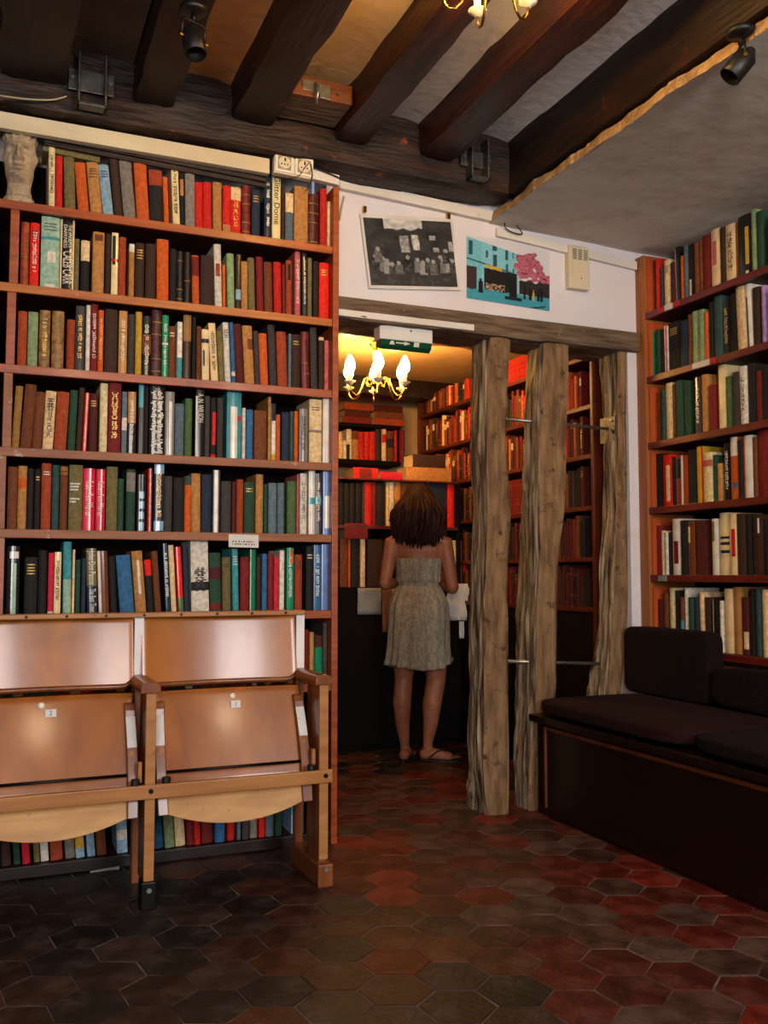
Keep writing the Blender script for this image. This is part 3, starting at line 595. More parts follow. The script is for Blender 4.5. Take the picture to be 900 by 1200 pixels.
# right wall of the back room: shelves seen between the posts
XBZ = [2.15, 1.895, 1.645, 1.385, 1.13, .88]
rr = random.Random(91)
for k, z in enumerate(XBZ):
    y = 5.82; pos = 0
    while y > 3.95:
        w = rr.choice([.016, .02, .024, .028, .034]); h = rr.uniform(.16, .215) if k else rr.uniform(.12, .14)
        if k == 0 and z + h > 2.33: h = .13
        gap = rr.uniform(0, .004)
        vis = 600 < project((XB, y, z + .1))[0] < 625 or 664 < project((XB, y, z + .1))[0] < 702 or project((XB, y, z + .1))[0] < 550
        c = rr.choice(['red', 'red', 'darkred', 'rust', 'orange', 'brown', 'tan', 'darkbrown', 'maroon', 'maroon', 'black', 'cream', 'rust', 'brown'] if k < 3 else ['darkbrown', 'black', 'maroon', 'darkbrown', 'black', 'maroon', 'brown', 'darkred'])  # lower shelves: dark book colours stand in for the chandelier light falling off
        if k in (0, 3) and 4.2 < y < 4.75: c = 'red' if k == 0 else 'darkred'; w = .02; h = .2 if k else .14
        op = rr.choice([[], [], ['r'], ['tG'], ['hG'], ['b:cream:.6:.8']]) if k < 3 else rr.choice([[], [], ['r'], ['hG']])
        if k in (0, 3) and 4.2 < y < 4.75: op = ['r', 'tG']
        BOOKS.append(dict(row='W%d' % k, ax='X', q=XB + .02, u0=-y, u1=-y + w, h=h, tn=0, z=z, colour=c, opts=op, d=.15, seed=rr.random(), pxa=(7 * h * w / .02 * (1.0 if k < 3 else .6)) if vis else 0, pos=pos)); pos += 1
        y -= w + gap + .0006
order = sorted(range(len(BOOKS)), key=lambda i: -BOOKS[i]['pxa'])
single = set(order[:300])

def arc_y(x, w, bulge): return bulge * (2 * x / w) ** 2
def cover_geo(w, h, d, bulge, t=.0022):
    n = 6; xs = [-w / 2 + w * k / n for k in range(n + 1)]
    outer = [(-w / 2, d)] + [(x, arc_y(x, w, bulge)) for x in xs] + [(w / 2, d)]
    wi = w - 2 * t
    inner = [(w / 2 - t, d)] + [(x * wi / w, arc_y(x, w, bulge) + t) for x in xs[::-1]] + [(-w / 2 + t, d)]
    prof = outer + inner; n2 = len(prof); m = len(outer)
    v = [(x, y, 0) for x, y in prof] + [(x, y, h) for x, y in prof]
    f = [(j, (j + 1) % n2, n2 + (j + 1) % n2, n2 + j) for j in range(n2)]
    for j in range(m - 1):                    # rims at foot and head
        a, b, c, e = j, j + 1, n2 - 2 - j, n2 - 1 - j
        f.append((a, e, c, b)); f.append((n2 + a, n2 + b, n2 + c, n2 + e))
    return v, f
def strip_geo(w, z0, z1, f0, f1, bulge, off, yo=.0004):
    n = 5; xs = [-w / 2 + w * (f0 + (f1 - f0) * k / n) for k in range(n + 1)]
    k_ = 1.0 + off * 0
    v = [(x * 1.004, arc_y(x, w, bulge) - yo, z) for z in (z0, z1) for x in xs] + [(x, arc_y(x, w, bulge) + .0008, z) for z in (z0, z1) for x in xs]
    m = n + 1; f = [(j, j + 1, m + j + 1, m + j) for j in range(n)]
    for j in range(n): f.append((m + j, m + j + 1, 3 * m + j + 1, 3 * m + j)); f.append((j + 1, j, 2 * m + j, 2 * m + j + 1))
    f.append((0, m, 3 * m, 2 * m)); f.append((n, 2 * m + n, 3 * m + n, m + n))
    return v, f
def marks_vertical(w, h, bulge, rr, mb, z0=.22, z1=.86, wf=.5):
    z = h * z1
    while z > h * z0:
        l = rr.uniform(.003, .0055); ww = w * wf * rr.uniform(.55, 1); xo = rr.uniform(-.06, .06) * w
        if rr.random() > .14:
            for side in ((-1, -.3), (.1, 1)) if rr.random() < .55 else ((-1, 1),):
                a, b = xo + ww / 2 * side[0], xo + ww / 2 * side[1]
                mb.add([(a, arc_y(a, w, bulge) - .0007, z - l), (b, arc_y(b, w, bulge) - .0007, z - l), (b, arc_y(b, w, bulge) - .0007, z), (a, arc_y(a, w, bulge) - .0007, z)], [(0, 1, 2, 3)])
        z -= l + rr.uniform(.0012, .003)
def marks_horizontal(w, h, bulge, rr, mb):
    z = h * .88
    for _ in range(rr.choice([2, 3, 4])):
        x = -w * .34
        while x < w * .3:
            l = rr.uniform(.0016, .004); b = min(x + l, w * .34)
            mb.add([(x, arc_y(x, w, bulge) - .0007, z - .0045), (b, arc_y(b, w, bulge) - .0007, z - .0045), (b, arc_y(b, w, bulge) - .0007, z), (x, arc_y(x, w, bulge) - .0007, z)], [(0, 1, 2, 3)])
            x += l + .0011
        z -= rr.uniform(.008, .012)
def book_matrix(b):
    th = math.atan(b['tn']); w = (b['u1'] - b['u0']) * math.cos(th) - .0008
    # pivot on the lower corner on the side it leans to
    M = Matrix.Rotation(th, 4, 'Y')
    if b['tn'] <= 0: loc = Vector((b['u0'], 0, 0)); pv = Matrix.Translation((w / 2, 0, 0))
    else: loc = Vector((b['u1'], 0, 0)); pv = Matrix.Translation((-w / 2, 0, 0))
    loc += Vector((0, 0, b['z'] + .0004))
    if b['ax'] == 'Y': base = Matrix.Translation((loc.x, b['q'], loc.z))
    else: base = Matrix.Translation((b['q'], -loc.x, loc.z)) @ Matrix.Rotation(R(-90), 4, 'Z')
    return base @ M @ pv, w
def kind_of(b):
    return 'jacket' if 'j' in b['opts'] else ('leather' if 'r' in b['opts'] else 'cloth')
ORD = ['top', 'second', 'third', 'fourth', 'fifth', 'sixth', 'seventh', 'bottom']
def place_phrase(row):
    k = int(row[1])
    if row[0] == 'L': return '%s shelf behind seats' % ORD[k]
    if row[0] == 'R': return '%s shelf above bench' % ORD[k]
    if row[0] == 'B': return ['back-room wall shelf', 'back-room unit upper row', 'back-room unit lower row'][k]
    return '%s back-room shelf behind posts' % ORD[k]
byrow = {}
for i, b in enumerate(BOOKS): byrow.setdefault(b['row'], []).append(i)
FIN = dict(cloth='cloth', jacket='jacketed', leather='leather')
def feature(b):
    o = ' '.join(b['opts'])
    if 'T:' in o: return ' with large lettering'
    for t in b['opts']:
        if t.startswith('b:'): return ' with %s band' % CN.get(t.split(':')[1], t.split(':')[1])
    if 'tW' in o or 'hW' in o: return ' with white lettering'
    if 'tG' in o or 'hG' in o: return ' with gilt lettering'
    if 'tK' in o or 'hK' in o: return ' with dark lettering'
    if 'r' in b['opts']: return ' with ribbed spine'
    return ''
labels = {}
for row, idx in byrow.items():
    hs = sorted(BOOKS[i]['h'] for i in idx); wsz = sorted(BOOKS[i]['u1'] - BOOKS[i]['u0'] for i in idx)
    for p, i in enumerate(idx):
        b = BOOKS[i]; c = CN.get(b['colour'], b['colour'])
        w = b['u1'] - b['u0']; sz = 'thick ' if w > wsz[int(len(wsz) * .8)] else ('thin ' if w < wsz[int(len(wsz) * .2)] else '')
        lc = CN.get(BOOKS[idx[p - 1]]['colour'], BOOKS[idx[p - 1]]['colour']) if p else None
        rc = CN.get(BOOKS[idx[p + 1]]['colour'], BOOKS[idx[p + 1]]['colour']) if p + 1 < len(idx) else None
        if lc and rc: nb = ' between %s and %s' % (lc, rc) if lc != rc else ' between two %s ones' % lc
        elif rc: nb = ' beside %s at row end' % rc
        else: nb = ' beside %s at row end' % lc
        labels[i] = '%s%s %s book%s%s, %s' % (sz, c, FIN[kind_of(b)], feature(b), nb, place_phrase(row))
        if len(labels[i].split()) > 16: labels[i] = '%s%s book%s%s, %s' % (sz, c, feature(b), nb, place_phrase(row))
        if len(labels[i].split()) > 16: labels[i] = '%s book%s%s, %s' % (c, feature(b), nb, place_phrase(row))
        if len(labels[i].split()) > 16: labels[i] = '%s book%s, %s' % (c, nb, place_phrase(row))
GRP = dict(L='books on the tall bookcase behind the seats', R='books on the bookcase above the bench', B='books at the end of the back room', W='books on the side shelves of the back room')
stuff = MB(); stuff.c = []
for i, b in enumerate(BOOKS):
    M, w = book_matrix(b); h, d = b['h'], b['d']; rr = random.Random(b['seed'])
    kd = kind_of(b); bulge = min(.006, w * (.22 if kd != 'jacket' else .12)) if w > .008 else .001
    cc = pcol(b['colour'], rr); v, f = cover_geo(w, h, d, bulge)
    if i not in single:
        stuff.add([tuple(M @ Vector(p)) for p in v], f, cc)
        stuff.add([tuple(M @ Vector(p)) for p in [(x, y, z) for z in (.003, h - .004) for x, y in ((-w / 2 + .002, .004), (w / 2 - .002, .004), (w / 2 - .002, d - .005), (-w / 2 + .002, d - .005))]], [(0, 3, 2, 1), (4, 5, 6, 7), (2, 3, 7, 6)], lin('c0a878'))
        for t in b['opts']:
            if t == 'r':
                for z in (.12, .3, .48, .66, .84):
                    sv, sf_ = strip_geo(w, h * z - .002, h * z + .002, 0, 1, bulge, 0, .0012); stuff.add([tuple(M @ Vector(p)) for p in sv], sf_, lin('8a5a20') if z in (.3, .84) else tuple(x * .5 for x in cc))
            if t.startswith('b:'):
                a = t.split(':'); f0, f1 = (float(a[4]), float(a[5])) if len(a) > 4 else (0, 1)
                sv, sf_ = strip_geo(w, h * float(a[2]), h * float(a[3]), f0, f1, bulge, 0); stuff.add([tuple(M @ Vector(p)) for p in sv], sf_, pcol(a[1]))
        continue
    root = empty('book'); root.matrix_world = M
    tag(root, labels[i], 'book', GRP[b['row'][0]])
    MB().add(v, f, cc).build('cover', kd, root)
    tt = .0022
    MB().box(-w / 2 + tt, w / 2 - tt, bulge + .004, d - .004, .003, h - .004 - (.002 if rr.random() < .3 else 0)).build('page_block', 'pages', root)
    layer = 0
    for t in b['opts']:
        if t.startswith('b:'):
            a = t.split(':'); f0, f1 = (float(a[4]), float(a[5])) if len(a) > 4 else (0, 1); layer += 1
            sv, sf_ = strip_geo(w, h * float(a[2]), h * float(a[3]), f0, f1, bulge, 0, .0003 + .00025 * layer)
            MB().add(sv, sf_, pcol(a[1])).build('spine_label', kd if kd != 'leather' else 'cloth', root)
        elif t == 'r':
            for z in (.1, .28, .46, .64, .82):
                sv, sf_ = strip_geo(w, h * z - .002, h * z + .002, 0, 1, bulge, 0, .0016)
                g = rr.random() < .5
                MB().add(sv, sf_, tuple(x * .8 for x in cc) if not g else lin('a07a30')).build('raised_band', 'leather', root)
        elif t == 'e':
            for f0, f1 in ((0, .13), (.87, 1)):
                sv, sf_ = strip_geo(w, 0, h, f0, f1, bulge, 0, .0005); MB().add(sv, sf_, pcol('cream')).build('spine_edge', 'jacket', root)
        elif t[0] in 'th' and len(t) == 2:
            mb = MB(); (marks_vertical if t[0] == 't' else marks_horizontal)(w, h, bulge, rr, mb)
            if mb.v: mb.build('title_lettering', {'W': 'ink_white', 'G': 'ink_gold', 'K': 'ink_black', 'R': 'ink_red'}[t[1]], root)
        elif t.startswith('T:'):
            k = t[2:]
            if k in TEXTS:
                for body, ink, zf, xf, lf in TEXTS[k]:
                    if k == 'CC' and body.startswith('THE'):
                        for ln, xf2 in (('THE ANGEL OF', .3), ('DARKNESS', -.3)):
                            o = text_mesh(ln, w * .36, 'title_lettering', ink, root, width=h * .32)
                            o.matrix_local = Matrix.Translation((xf2 * w * .55, -.0012, h * .76)) @ Matrix.Rotation(R(90), 4, 'X') @ Matrix.Rotation(R(-90), 4, 'Z')
                        continue
                    o = text_mesh(body, w * .95, 'title_lettering', ink, root, width=h * lf)
                    o.matrix_local = Matrix.Translation((0, -.0012, h * zf)) @ Matrix.Rotation(R(90), 4, 'X') @ Matrix.Rotation(R(-90), 4, 'Z')
            elif k == 'OL':
                for ln, z in (('The', .72), ('Laughing', .66), ('Matter', .60), ('Frank', .47), ('O. Rush', .41)): pass
                mb = MB()
                for z0 in (.70, .655, .61, .47, .425):
                    x = -w * .42; e = w * rr.uniform(-.05, .35)
                    while x < e:
                        l = rr.uniform(.002, .004); mb.box(x, min(x + l, e + .001), -.001 + arc_y(x, w, bulge), .001 + arc_y(x, w, bulge), h * z0, h * z0 + .006); x += l + .001
                mb.build('title_lettering', 'ink_white', root)
            else:
                mb = MB(); ink = 'ink_white' if k == 'BIG' else 'ink_black'
                if k == 'BIG': marks_vertical(w, h, bulge * .6, rr, mb, .04, .95, .8); marks_vertical(w, h, bulge * .6, rr, mb, .04, .85, .7)
                else: marks_vertical(w, h, bulge * .6, rr, mb, .30, .62, .7); marks_vertical(w, h, bulge * .6, rr, mb, .32, .62, .5)
                mb.build('title_lettering', ink, root)
# extra filling beyond the frame
rr = random.Random(44)
for k, z in enumerate(SZ):
    x = -.58
    while x < -.03:
        w = rr.uniform(.016, .04); h = rr.uniform(.18, .23); b = dict(ax='Y', q=YW + .03, u0=x, u1=x + w, h=h, tn=0, z=z)
        M, ww = book_matrix(b); v, f = cover_geo(ww, h, .15, .002); stuff.add([tuple(M @ Vector(p)) for p in v], f, pcol(rr.choice(['red', 'brown', 'black', 'tan', 'navy', 'olive', 'darkgreen', 'cream']), rr)); x += w + .001
for k, z in enumerate(ZR):
    y = PX(905, 500, XR + .03)[1]
    while y > YR0 + .05:
        w = rr.uniform(.016, .04); h = rr.uniform(.18, .23); b = dict(ax='X', q=XR + .03, u0=-y, u1=-y + w, h=h, tn=0, z=z)
        M, ww = book_matrix(b); v, f = cover_geo(ww, h, .15, .002); stuff.add([tuple(M @ Vector(p)) for p in v], f, pcol(rr.choice(['red', 'brown', 'black', 'tan', 'navy', 'maroon', 'darkgreen', 'cream']), rr)); y -= w + .001
for (z, q, xa, xe) in ((ZB['B0'], YB0 + .02, 1.44, 1.86), (ZB['B1'], YB1 + .02, 1.47, 1.80), (ZB['B2'], YB1 + .02, 1.47, 1.80), (SZ[6], YW + .04, -.5, 1.08)):
    x = xa
    while x < xe:
        w = rr.uniform(.016, .04); h = rr.uniform(.17, .215) if q != YW + .04 else rr.uniform(.15, .2); b = dict(ax='Y', q=q, u0=x, u1=x + w, h=h, tn=0, z=z)
        M, ww = book_matrix(b); v, f = cover_geo(ww, h, .14, .002); stuff.add([tuple(M @ Vector(p)) for p in v], f, pcol(rr.choice(['red', 'brown', 'black', 'tan', 'navy', 'maroon', 'darkgreen', 'cream', 'darkred']), rr)); x += w + .001
so = stuff.build('packed_books', 'cloth'); so['kind'] = 'stuff'; tag(so, 'thin and shadowed books packed among the others on the shelves', 'books')
# book lying on top of the upright ones, top shelf
def flat_book(p, L_, W_, T_, colr, rz, label, group='books lying flat', tilt=(0, 0), kd='cloth', spine=None):
    """lies on its board, spine towards -y before turning"""
    t = empty('book', tuple(p)); t.rotation_euler = (tilt[0], tilt[1], rz)
    v, f = cover_geo(T_, L_, W_, .003)
    m = Matrix.Translation((-L_ / 2, 0, T_ / 2)) @ Matrix.Rotation(R(90), 4, 'Y')
    cc = pcol(colr); MB().add([tuple(m @ Vector(q)) for q in v], f, cc).build('cover', kd, t)
    MB().box(-L_ / 2 + .003, L_ / 2 - .003, .006, W_ - .004, .0022, T_ - .0022).build('page_block', 'pages', t)
    if spine:
        sv, sf_ = strip_geo(T_, L_ * .25, L_ * .75, .05, .95, .003, 0, .0006)
        MB().add([tuple(m @ Vector(q)) for q in sv], sf_, pcol(spine)).build('spine_label', kd, t)
    return tag(t, label, 'book', group)
zt = max(b['z'] + b['h'] for b in BOOKS if b['row'] == 'L0' and b['pos'] in (1, 2, 3, 4, 5))
a = PY(84, 180, YW + .05)
flat_book((a[0], YW + .045, zt + .010), .20, .13, .022, 'olive', 0, 'olive book lying flat across the upright books on the top shelf', tilt=(0, R(3)))

# ================================================================== THEATRE SEATS
YF = 3.045
xa0, xa1 = PY(170, 900, YF)[0], PY(182, 900, YF)[0]; xb0, xb1 = PY(374, 900, YF)[0], PY(386, 900, YF)[0]
pitch = xb0 - xa0; SX = [xa0 - pitch, xa0, xb0]; TW = xa1 - xa0
zr0 = (PY(0, 949, YF - .022)[2] + PY(387, 921, YF - .022)[2]) / 2; zr1 = (PY(0, 932, YF - .022)[2] + PY(387, 905, YF - .022)[2]) / 2
zarm = PY(176, 812, YF)[2]; zback = PY(176, 721, 3.33)[2]
seats = empty('theatre_seats', (xa0, YF, 0)); OS = Vector((xa0, YF, 0))
def sp(name, m, mb, bevel=0, smooth=False, parent=None):
    mb.v = [(v[0] - OS.x, v[1] - OS.y, v[2]) for v in mb.v]
    return mb.build(name, m, parent or seats, bevel=bevel, smooth=smooth)
for k, x in enumerate(SX):
    sp('standard', 'beech_dark', MB().box(x + .002, x + TW - .002, YF + .008, YF + .14, .07, zarm), .003)
    sp('standard_edge', 'beech', MB().box(x, x + TW, YF - .004, YF + .009, .085, zarm), .002)
    arm = MB(); prof = []
    for a in range(13): prof.append((-.012 + (TW + .024) * a / 12, .0))
    ax0, ax1 = x - .02, x + TW + .012; n = 10; poly = [(ax0, 0)] + [(ax0 + (ax1 - ax0) * (.5 - .5 * math.cos(math.pi * t / n)), .012 + .022 * math.sin(math.pi * t / n) ** .6) for t in range(n + 1)] + [(ax1, 0)]
    arm.extrude(poly, YF - .018, YF + .26, lambda a, b, d: (a, d, zarm + b)); sp('armrest', 'beech_dark', arm, .003)
    sp('foot', 'black_metal' if k < 2 else 'beech_dark', MB().box(x - .008, x + TW + .008, YF - .014, YF + .05, .0, .085) if k < 2 else MB().box(x - .012, x + TW + .01, YF - .03, YF + .28, 0, .075), .004)
    ft = MB().lathe([(0, -.004), (.008, -.004), (.008, 0), (0, 0)], (x + TW / 2, YF - .014 if k < 2 else YF - .03, .06), 10, RXN); sp('foot_screw', 'steel', ft)
    sp('back_post', 'beech_dark', MB().box(x, x + TW * .9, YF + .26, YF + .30, .0, zback - .01), .003)
    tp = MB().box(x - .004, x + TW * .9 - .002, YF + .252, YF + .262, zarm + .03, zback - .004); sp('white_strip', 'white_tape', tp)
    sp('rail_bolt', 'black_metal', MB().lathe([(0, -.006), (.007, -.006), (.008, 0), (0, 0)], (x + TW / 2, YF - .023, (zr0 + zr1) / 2 + .003), 12, RXN))
    if k: sp('hinge_peg', 'beech', MB().box(x - .018, x - .006, YF + .02, YF + .04, zr1 + .0, zr1 + .065), .002)
sp('front_rail', 'beech', MB().box(SX[0] - .01, xb1 + .004, YF - .023, YF - .004, zr0, zr1), .003)
sp('top_rail', 'beech', MB().box(SX[0] - .02, xb1 - .012, YF + .235, YF + .29, zback - .006, zback + .012), .004)
for x in np.linspace(SX[0] + .1, xb0 - .05, 9):
    sp('screw', 'black_metal', MB().lathe([(0, -.002), (.005, -.002), (.005, 0), (0, 0)], (x, YF + .235, zback + .003), 8, RXN))
def curved_panel(x0, x1, zt, zb, yt, yb, bow, th, lower=None, upper=None, nx=28, nz=14, r=0.0):
    """panel spanning x0..x1; yt/yb = front face at top and bottom; bow = how far the middle goes back; lower(f)/upper(f) shift the edges"""
    rs = []
    def pt(f, g, back):
        x = x0 + (x1 - x0) * f; t = zt - (upper(f) if upper else 0); b_ = zb - (lower(f) if lower else 0); z = t + (b_ - t) * g
        gg = (zt - z) / (zt - zb); y = yt + (yb - yt) * gg + bow * (1 - (2 * f - 1) ** 2)
        return (x, y + (th if back else 0), z)
    m = MB(); fr = [pt(i / nx, j / nz, 0) for j in range(nz + 1) for i in range(nx + 1)]; bk = [pt(i / nx, j / nz, 1) for j in range(nz + 1) for i in range(nx + 1)]
    n = len(fr); q = lambda i, j: j * (nx + 1) + i
    f = []
    for j in range(nz):
        for i in range(nx):
            a = (q(i, j), q(i + 1, j), q(i + 1, j + 1), q(i, j + 1)); f.append(a); f.append(tuple(n + t for t in a[::-1]))
    for i in range(nx):
        f.append((q(i, 0), n + q(i, 0), n + q(i + 1, 0), q(i + 1, 0))); f.append((q(i, nz), q(i + 1, nz), n + q(i + 1, nz), n + q(i, nz)))
    for j in range(nz):
        f.append((q(0, j), q(0, j + 1), n + q(0, j + 1), n + q(0, j))); f.append((q(nx, j), n + q(nx, j), n + q(nx, j + 1), q(nx, j + 1)))
    return m.add(fr + bk, f)
for k in (0, 1):
    x0, x1 = SX[k] + TW, SX[k + 1]; cx = (x0 + x1) / 2
    zb1 = PY(275, 800, YF + .22)[2]
    bx0, bx1 = x0 - .012, x1 - .008
    rc = lambda f: -.0 if .06 < f < .94 else -.02 * ((.06 - f) / .06 if f < .5 else (f - .94) / .06) ** 2
    b = sp('backrest', 'ply', curved_panel(bx0, bx1, zback - .008, zb1, YF + .262, YF + .222, .030, .012, lower=rc), .0015, True)
    lipb = MB(); rs = []
    for t in range(25):
        f = t / 24; x = bx0 + .004 + (bx1 - bx0 - .008) * f; y = YF + .222 + .030 * (1 - (2 * f - 1) ** 2); z = zb1 - rc(f)
        rs.append([(x, y - .010, z + .002), (x, y - .006, z + .012), (x, y + .014, z + .012), (x, y + .014, z - .004), (x, y - .004, z - .006)])
    sp('backrest_lip', 'beech_dark', lipb.rings(rs), 0, True)
    # folded seat
    zs1 = zb1 - .012; zs0 = PY(275, 945, YF + .03)[2]; yt, yb = YF + .165, YF + .03
    ymid = lambda z: yt + (yb - yt) * (zs1 - z) / (zs1 - zs0)
    w0, w1 = x0 + .014, x1 - .016
    st = sp('seat', 'ply_seat', curved_panel(w0 + .006, w1 - .006, zs1, zr0 + .01, yt, ymid(zr0 + .01), .022, .014), .0015, True)
    sp('seat_front', 'ply_raw', curved_panel(w0 + .02, w1 - .02, zr0 + .016, zs0, ymid(zr0 + .016) + .001, yb, .010, .016, lower=lambda f: .05 * (1 - (2 * f - 1) ** 2)), .002, True)
    for e in (0, 1):
        bx = w0 if e == 0 else w1 - .034
        zt_ = zs1 - .03; zbb = zs0 - .004
        bm = MB(); n = 16; rs = []
        for t in range(n + 1):
            g = t / n; z = zt_ + (zbb - zt_) * g; y = ymid(z) - .014 - .010 * math.sin(math.pi * g) - (.006 if g < .1 else 0); sl = .006 * math.sin(math.pi * g) * (1 if e else -1) * .6
            rs.append([(bx + sl, y, z), (bx + .034 + sl, y, z), (bx + .034 + sl, ymid(z) + .004, z), (bx + sl, ymid(z) + .004, z)])
        bt = sp('side_batten', 'beech_dark', bm.rings(rs), .003)
        pw = MB(); rs = []
        for t in range(7):
            g = .09 + .30 * t / 6; z = zt_ + (zbb - zt_) * g; y = ymid(z) - .0148 - .010 * math.sin(math.pi * g) ; sl = .006 * math.sin(math.pi * g) * (1 if e else -1) * .6
            rs.append([(bx + .002 + sl, y, z), (bx + .032 + sl, y, z), (bx + .032 + sl, y + .002, z), (bx + .002 + sl, y + .002, z)])
        sp('worn_paint', 'paint_worn', pw.rings(rs), 0, parent=bt)
        sp('batten_peg', 'beech', MB().lathe([(0, -.003), (.009, -.003), (.009, 0), (0, 0)], (bx + .017, ymid(zr1 + .085) - .0235, zr1 + .085), 14, RXN), parent=bt)
        sp('rubber_stop', 'black_paint', MB().lathe([(0, -.012), (.014, -.012), (.014, .006), (0, .006)], (bx + .02, YF - .006, zr1 + .012), 12), parent=bt)
    zrod = PY(275, 900, YF + .04)[2]
    sp('hinge_rod', 'black_metal', MB().tube([(w0 + .03, ymid(zrod) - .012, zrod), (w1 - .03, ymid(zrod) - .012, zrod)], .005, 10), 0, True)
    ang = math.atan2(yt - yb, zs1 - zs0)
    def on_seat(xx, zz, off): return (xx, ymid(zz) + .022 * (1 - (2 * (xx - w0) / (w1 - w0) - 1) ** 2) - off, zz)
    bt_x = cx + (-.03 if k == 0 else .015)
    sp('seat_button', 'porcelain', MB().lathe([(0, -.006), (.006, -.006), (.011, -.003), (.011, .002), (0, .002)], on_seat(bt_x + (-.0 if k else 0), zs1 - .028, .001), 16, RXN), 0, True)
    lx = PY(60, 837, YF + .14)[0] if k == 0 else PY(278, 826, YF + .14)[0]; lz = PY(60, 837, YF + .14)[2] if k == 0 else PY(278, 826, YF + .14)[2]
    p = on_seat(lx, lz, .0035); pl = sp('number_plate', 'white_tape', MB().box(p[0] - .017, p[0] + .017, p[1] - .003, p[1] + .008, p[2] - .012, p[2] + .012))
    tx = text_mesh('2' if k == 0 else '1', .021, 'number', 'ink_black', pl); tx.matrix_local = Matrix.Translation((p[0] - OS.x, p[1] - .0036 - OS.y, p[2])) @ Matrix.Rotation(R(90), 4, 'X')
tag(seats, 'pair of joined plywood folding theatre seats with tipped-up numbered seats', 'seat')

# ================================================================== BENCH AND CUSHIONS
XN = 2.235; yb0, yb1 = 1.2, YP - .035; zs_ = .40
bench = empty('bench', (XN, 2.6, 0)); OB = Vector((XN, 2.6, 0))
def bp(name, m, x0, x1, y0, y1, z0, z1, bevel=.003): return lb(name, m, x0, x1, y0, y1, z0, z1, bench, OB, bevel)
bp('carcass', 'bench_wood', XN + .012, XR - .06, yb0, yb1, 0, zs_)
bp('seat_board', 'bench_wood', XN - .02, XR - .05, yb0, yb1 + .02, zs_, zs_ + .03)
zp = PX(770, 890, XN)[2]
bp('top_moulding', 'bench_edge', XN - .004, XN + .012, yb0, PX(640, 862, XN)[1], zp - .008, zp + .008, .004)
bp('end_moulding', 'bench_edge', XN - .004, XN + .012, PX(640, 900, XN)[1] - .0, PX(640, 900, XN)[1] + .016, .04, zp + .008, .004)
bp('front_panel', 'bench_wood', XN + .004, XN + .012, yb0, PX(640, 900, XN)[1], .02, zp - .008, .002)
tag(bench, 'long dark wooden chest bench along the right bookcase', 'bench')
def cushion(name, c, sx, sy, sz, m, rx=0, ry=0, puff=.25, seg=22, ex_=7.0):
    vs_, fs_ = [], []
    for face in range(6):
        o = len(vs_)
        for i in range(seg + 1):
            for j in range(seg + 1):
                a, b = -1 + 2 * i / seg, -1 + 2 * j / seg
                p = [(a, b, 1), (a, b, -1), (a, 1, b), (a, -1, b), (1, a, b), (-1, a, b)][face]
                e = ex_; l = (abs(p[0]) ** e + abs(p[1]) ** e + abs(p[2]) ** e) ** (1 / e); q = [t / l for t in p]
                ed = max(abs(q[0]), abs(q[1])); th = 1 - puff * ed ** 4
                nn = 1 + .03 * noise.noise(Vector((q[0] * 3 + c[0], q[1] * 3, q[2] * 2)))
                vs_.append((q[0] * sx / 2, q[1] * sy / 2, q[2] * sz / 2 * th * nn))
        for i in range(seg):
            for j in range(seg): k = o + i * (seg + 1) + j; fs_.append((k, k + 1, k + seg + 2, k + seg + 1))
    mb = MB().add(vs_, fs_); o = mb.build(name, m, None, True); o.location = c; o.rotation_euler = (rx, ry, 0)
    bm = bmesh.new(); bm.from_mesh(o.data); bmesh.ops.remove_doubles(bm, verts=bm.verts, dist=1e-5); bmesh.ops.recalc_face_normals(bm, faces=bm.faces); bm.to_mesh(o.data); bm.free()
    return o
ct = zs_ + .03
o = cushion('seat_cushion', ((XN + XR - .07) / 2 - .01, (yb1 + 2.62) / 2, ct + .042), XR - .05 - XN, yb1 - 2.62, .08, 'velvet'); tag(o, 'dark red velvet seat pad on the bench end next to the posts', 'cushion', 'bench seat pads')
o = cushion('seat_cushion', ((XN + XR - .07) / 2 - .01, (2.61 + 1.3) / 2, ct + .042), XR - .05 - XN, 2.61 - 1.3, .08, 'velvet_dark'); tag(o, 'near-black velvet seat pad farther along the bench', 'cushion', 'bench seat pads')
yk0, yk1 = PX(728, 780, XR - .13)[1], PX(829, 780, XR - .13)[1]
yk0 = min(yk0, YP - .03)
zk = PX(780, 738, XR - .13)[2]
o = cushion('back_cushion', (XR - .085, (yk0 + yk1) / 2, (zk + ct + .08) / 2), .10, abs(yk0 - yk1), zk - ct - .075, 'velvet_dark', puff=.02, ex_=12.0); tag(o, 'dark square back cushion propped in the bench corner', 'cushion')
o = cushion('back_cushion', (XR - .105, (yk1 - .02 + 1.7) / 2, ct + .08 + .085), .09, yk1 - .02 - 1.7, .17, 'velvet_dark', puff=.12); tag(o, 'long low back cushion lying under the shelf ledge', 'cushion')

# ================================================================== BACK ROOM
ZBK = 2.36; XBL = 1.0
struct(box('wall_backroom_end', 'plaster_back', XBL - .1, XB + .5, 6.16, 6.28, 0, ZBK + .1), 'end wall of the back room')
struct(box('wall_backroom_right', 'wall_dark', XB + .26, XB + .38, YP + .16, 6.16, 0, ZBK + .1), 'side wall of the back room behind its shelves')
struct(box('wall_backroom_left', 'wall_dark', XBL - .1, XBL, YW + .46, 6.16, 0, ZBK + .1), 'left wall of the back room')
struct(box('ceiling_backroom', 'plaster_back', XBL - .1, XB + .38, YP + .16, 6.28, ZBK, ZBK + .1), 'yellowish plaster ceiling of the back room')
o = rough_bar((XBL, 4.36, ZBK), (XB + .25, 4.36, ZBK), .13, .095, .012, 40, 81).build('ceiling_beam', 'back_beam', smooth=True); tag(o, 'orange-lit wooden beam crossing the back room ceiling', 'beam')
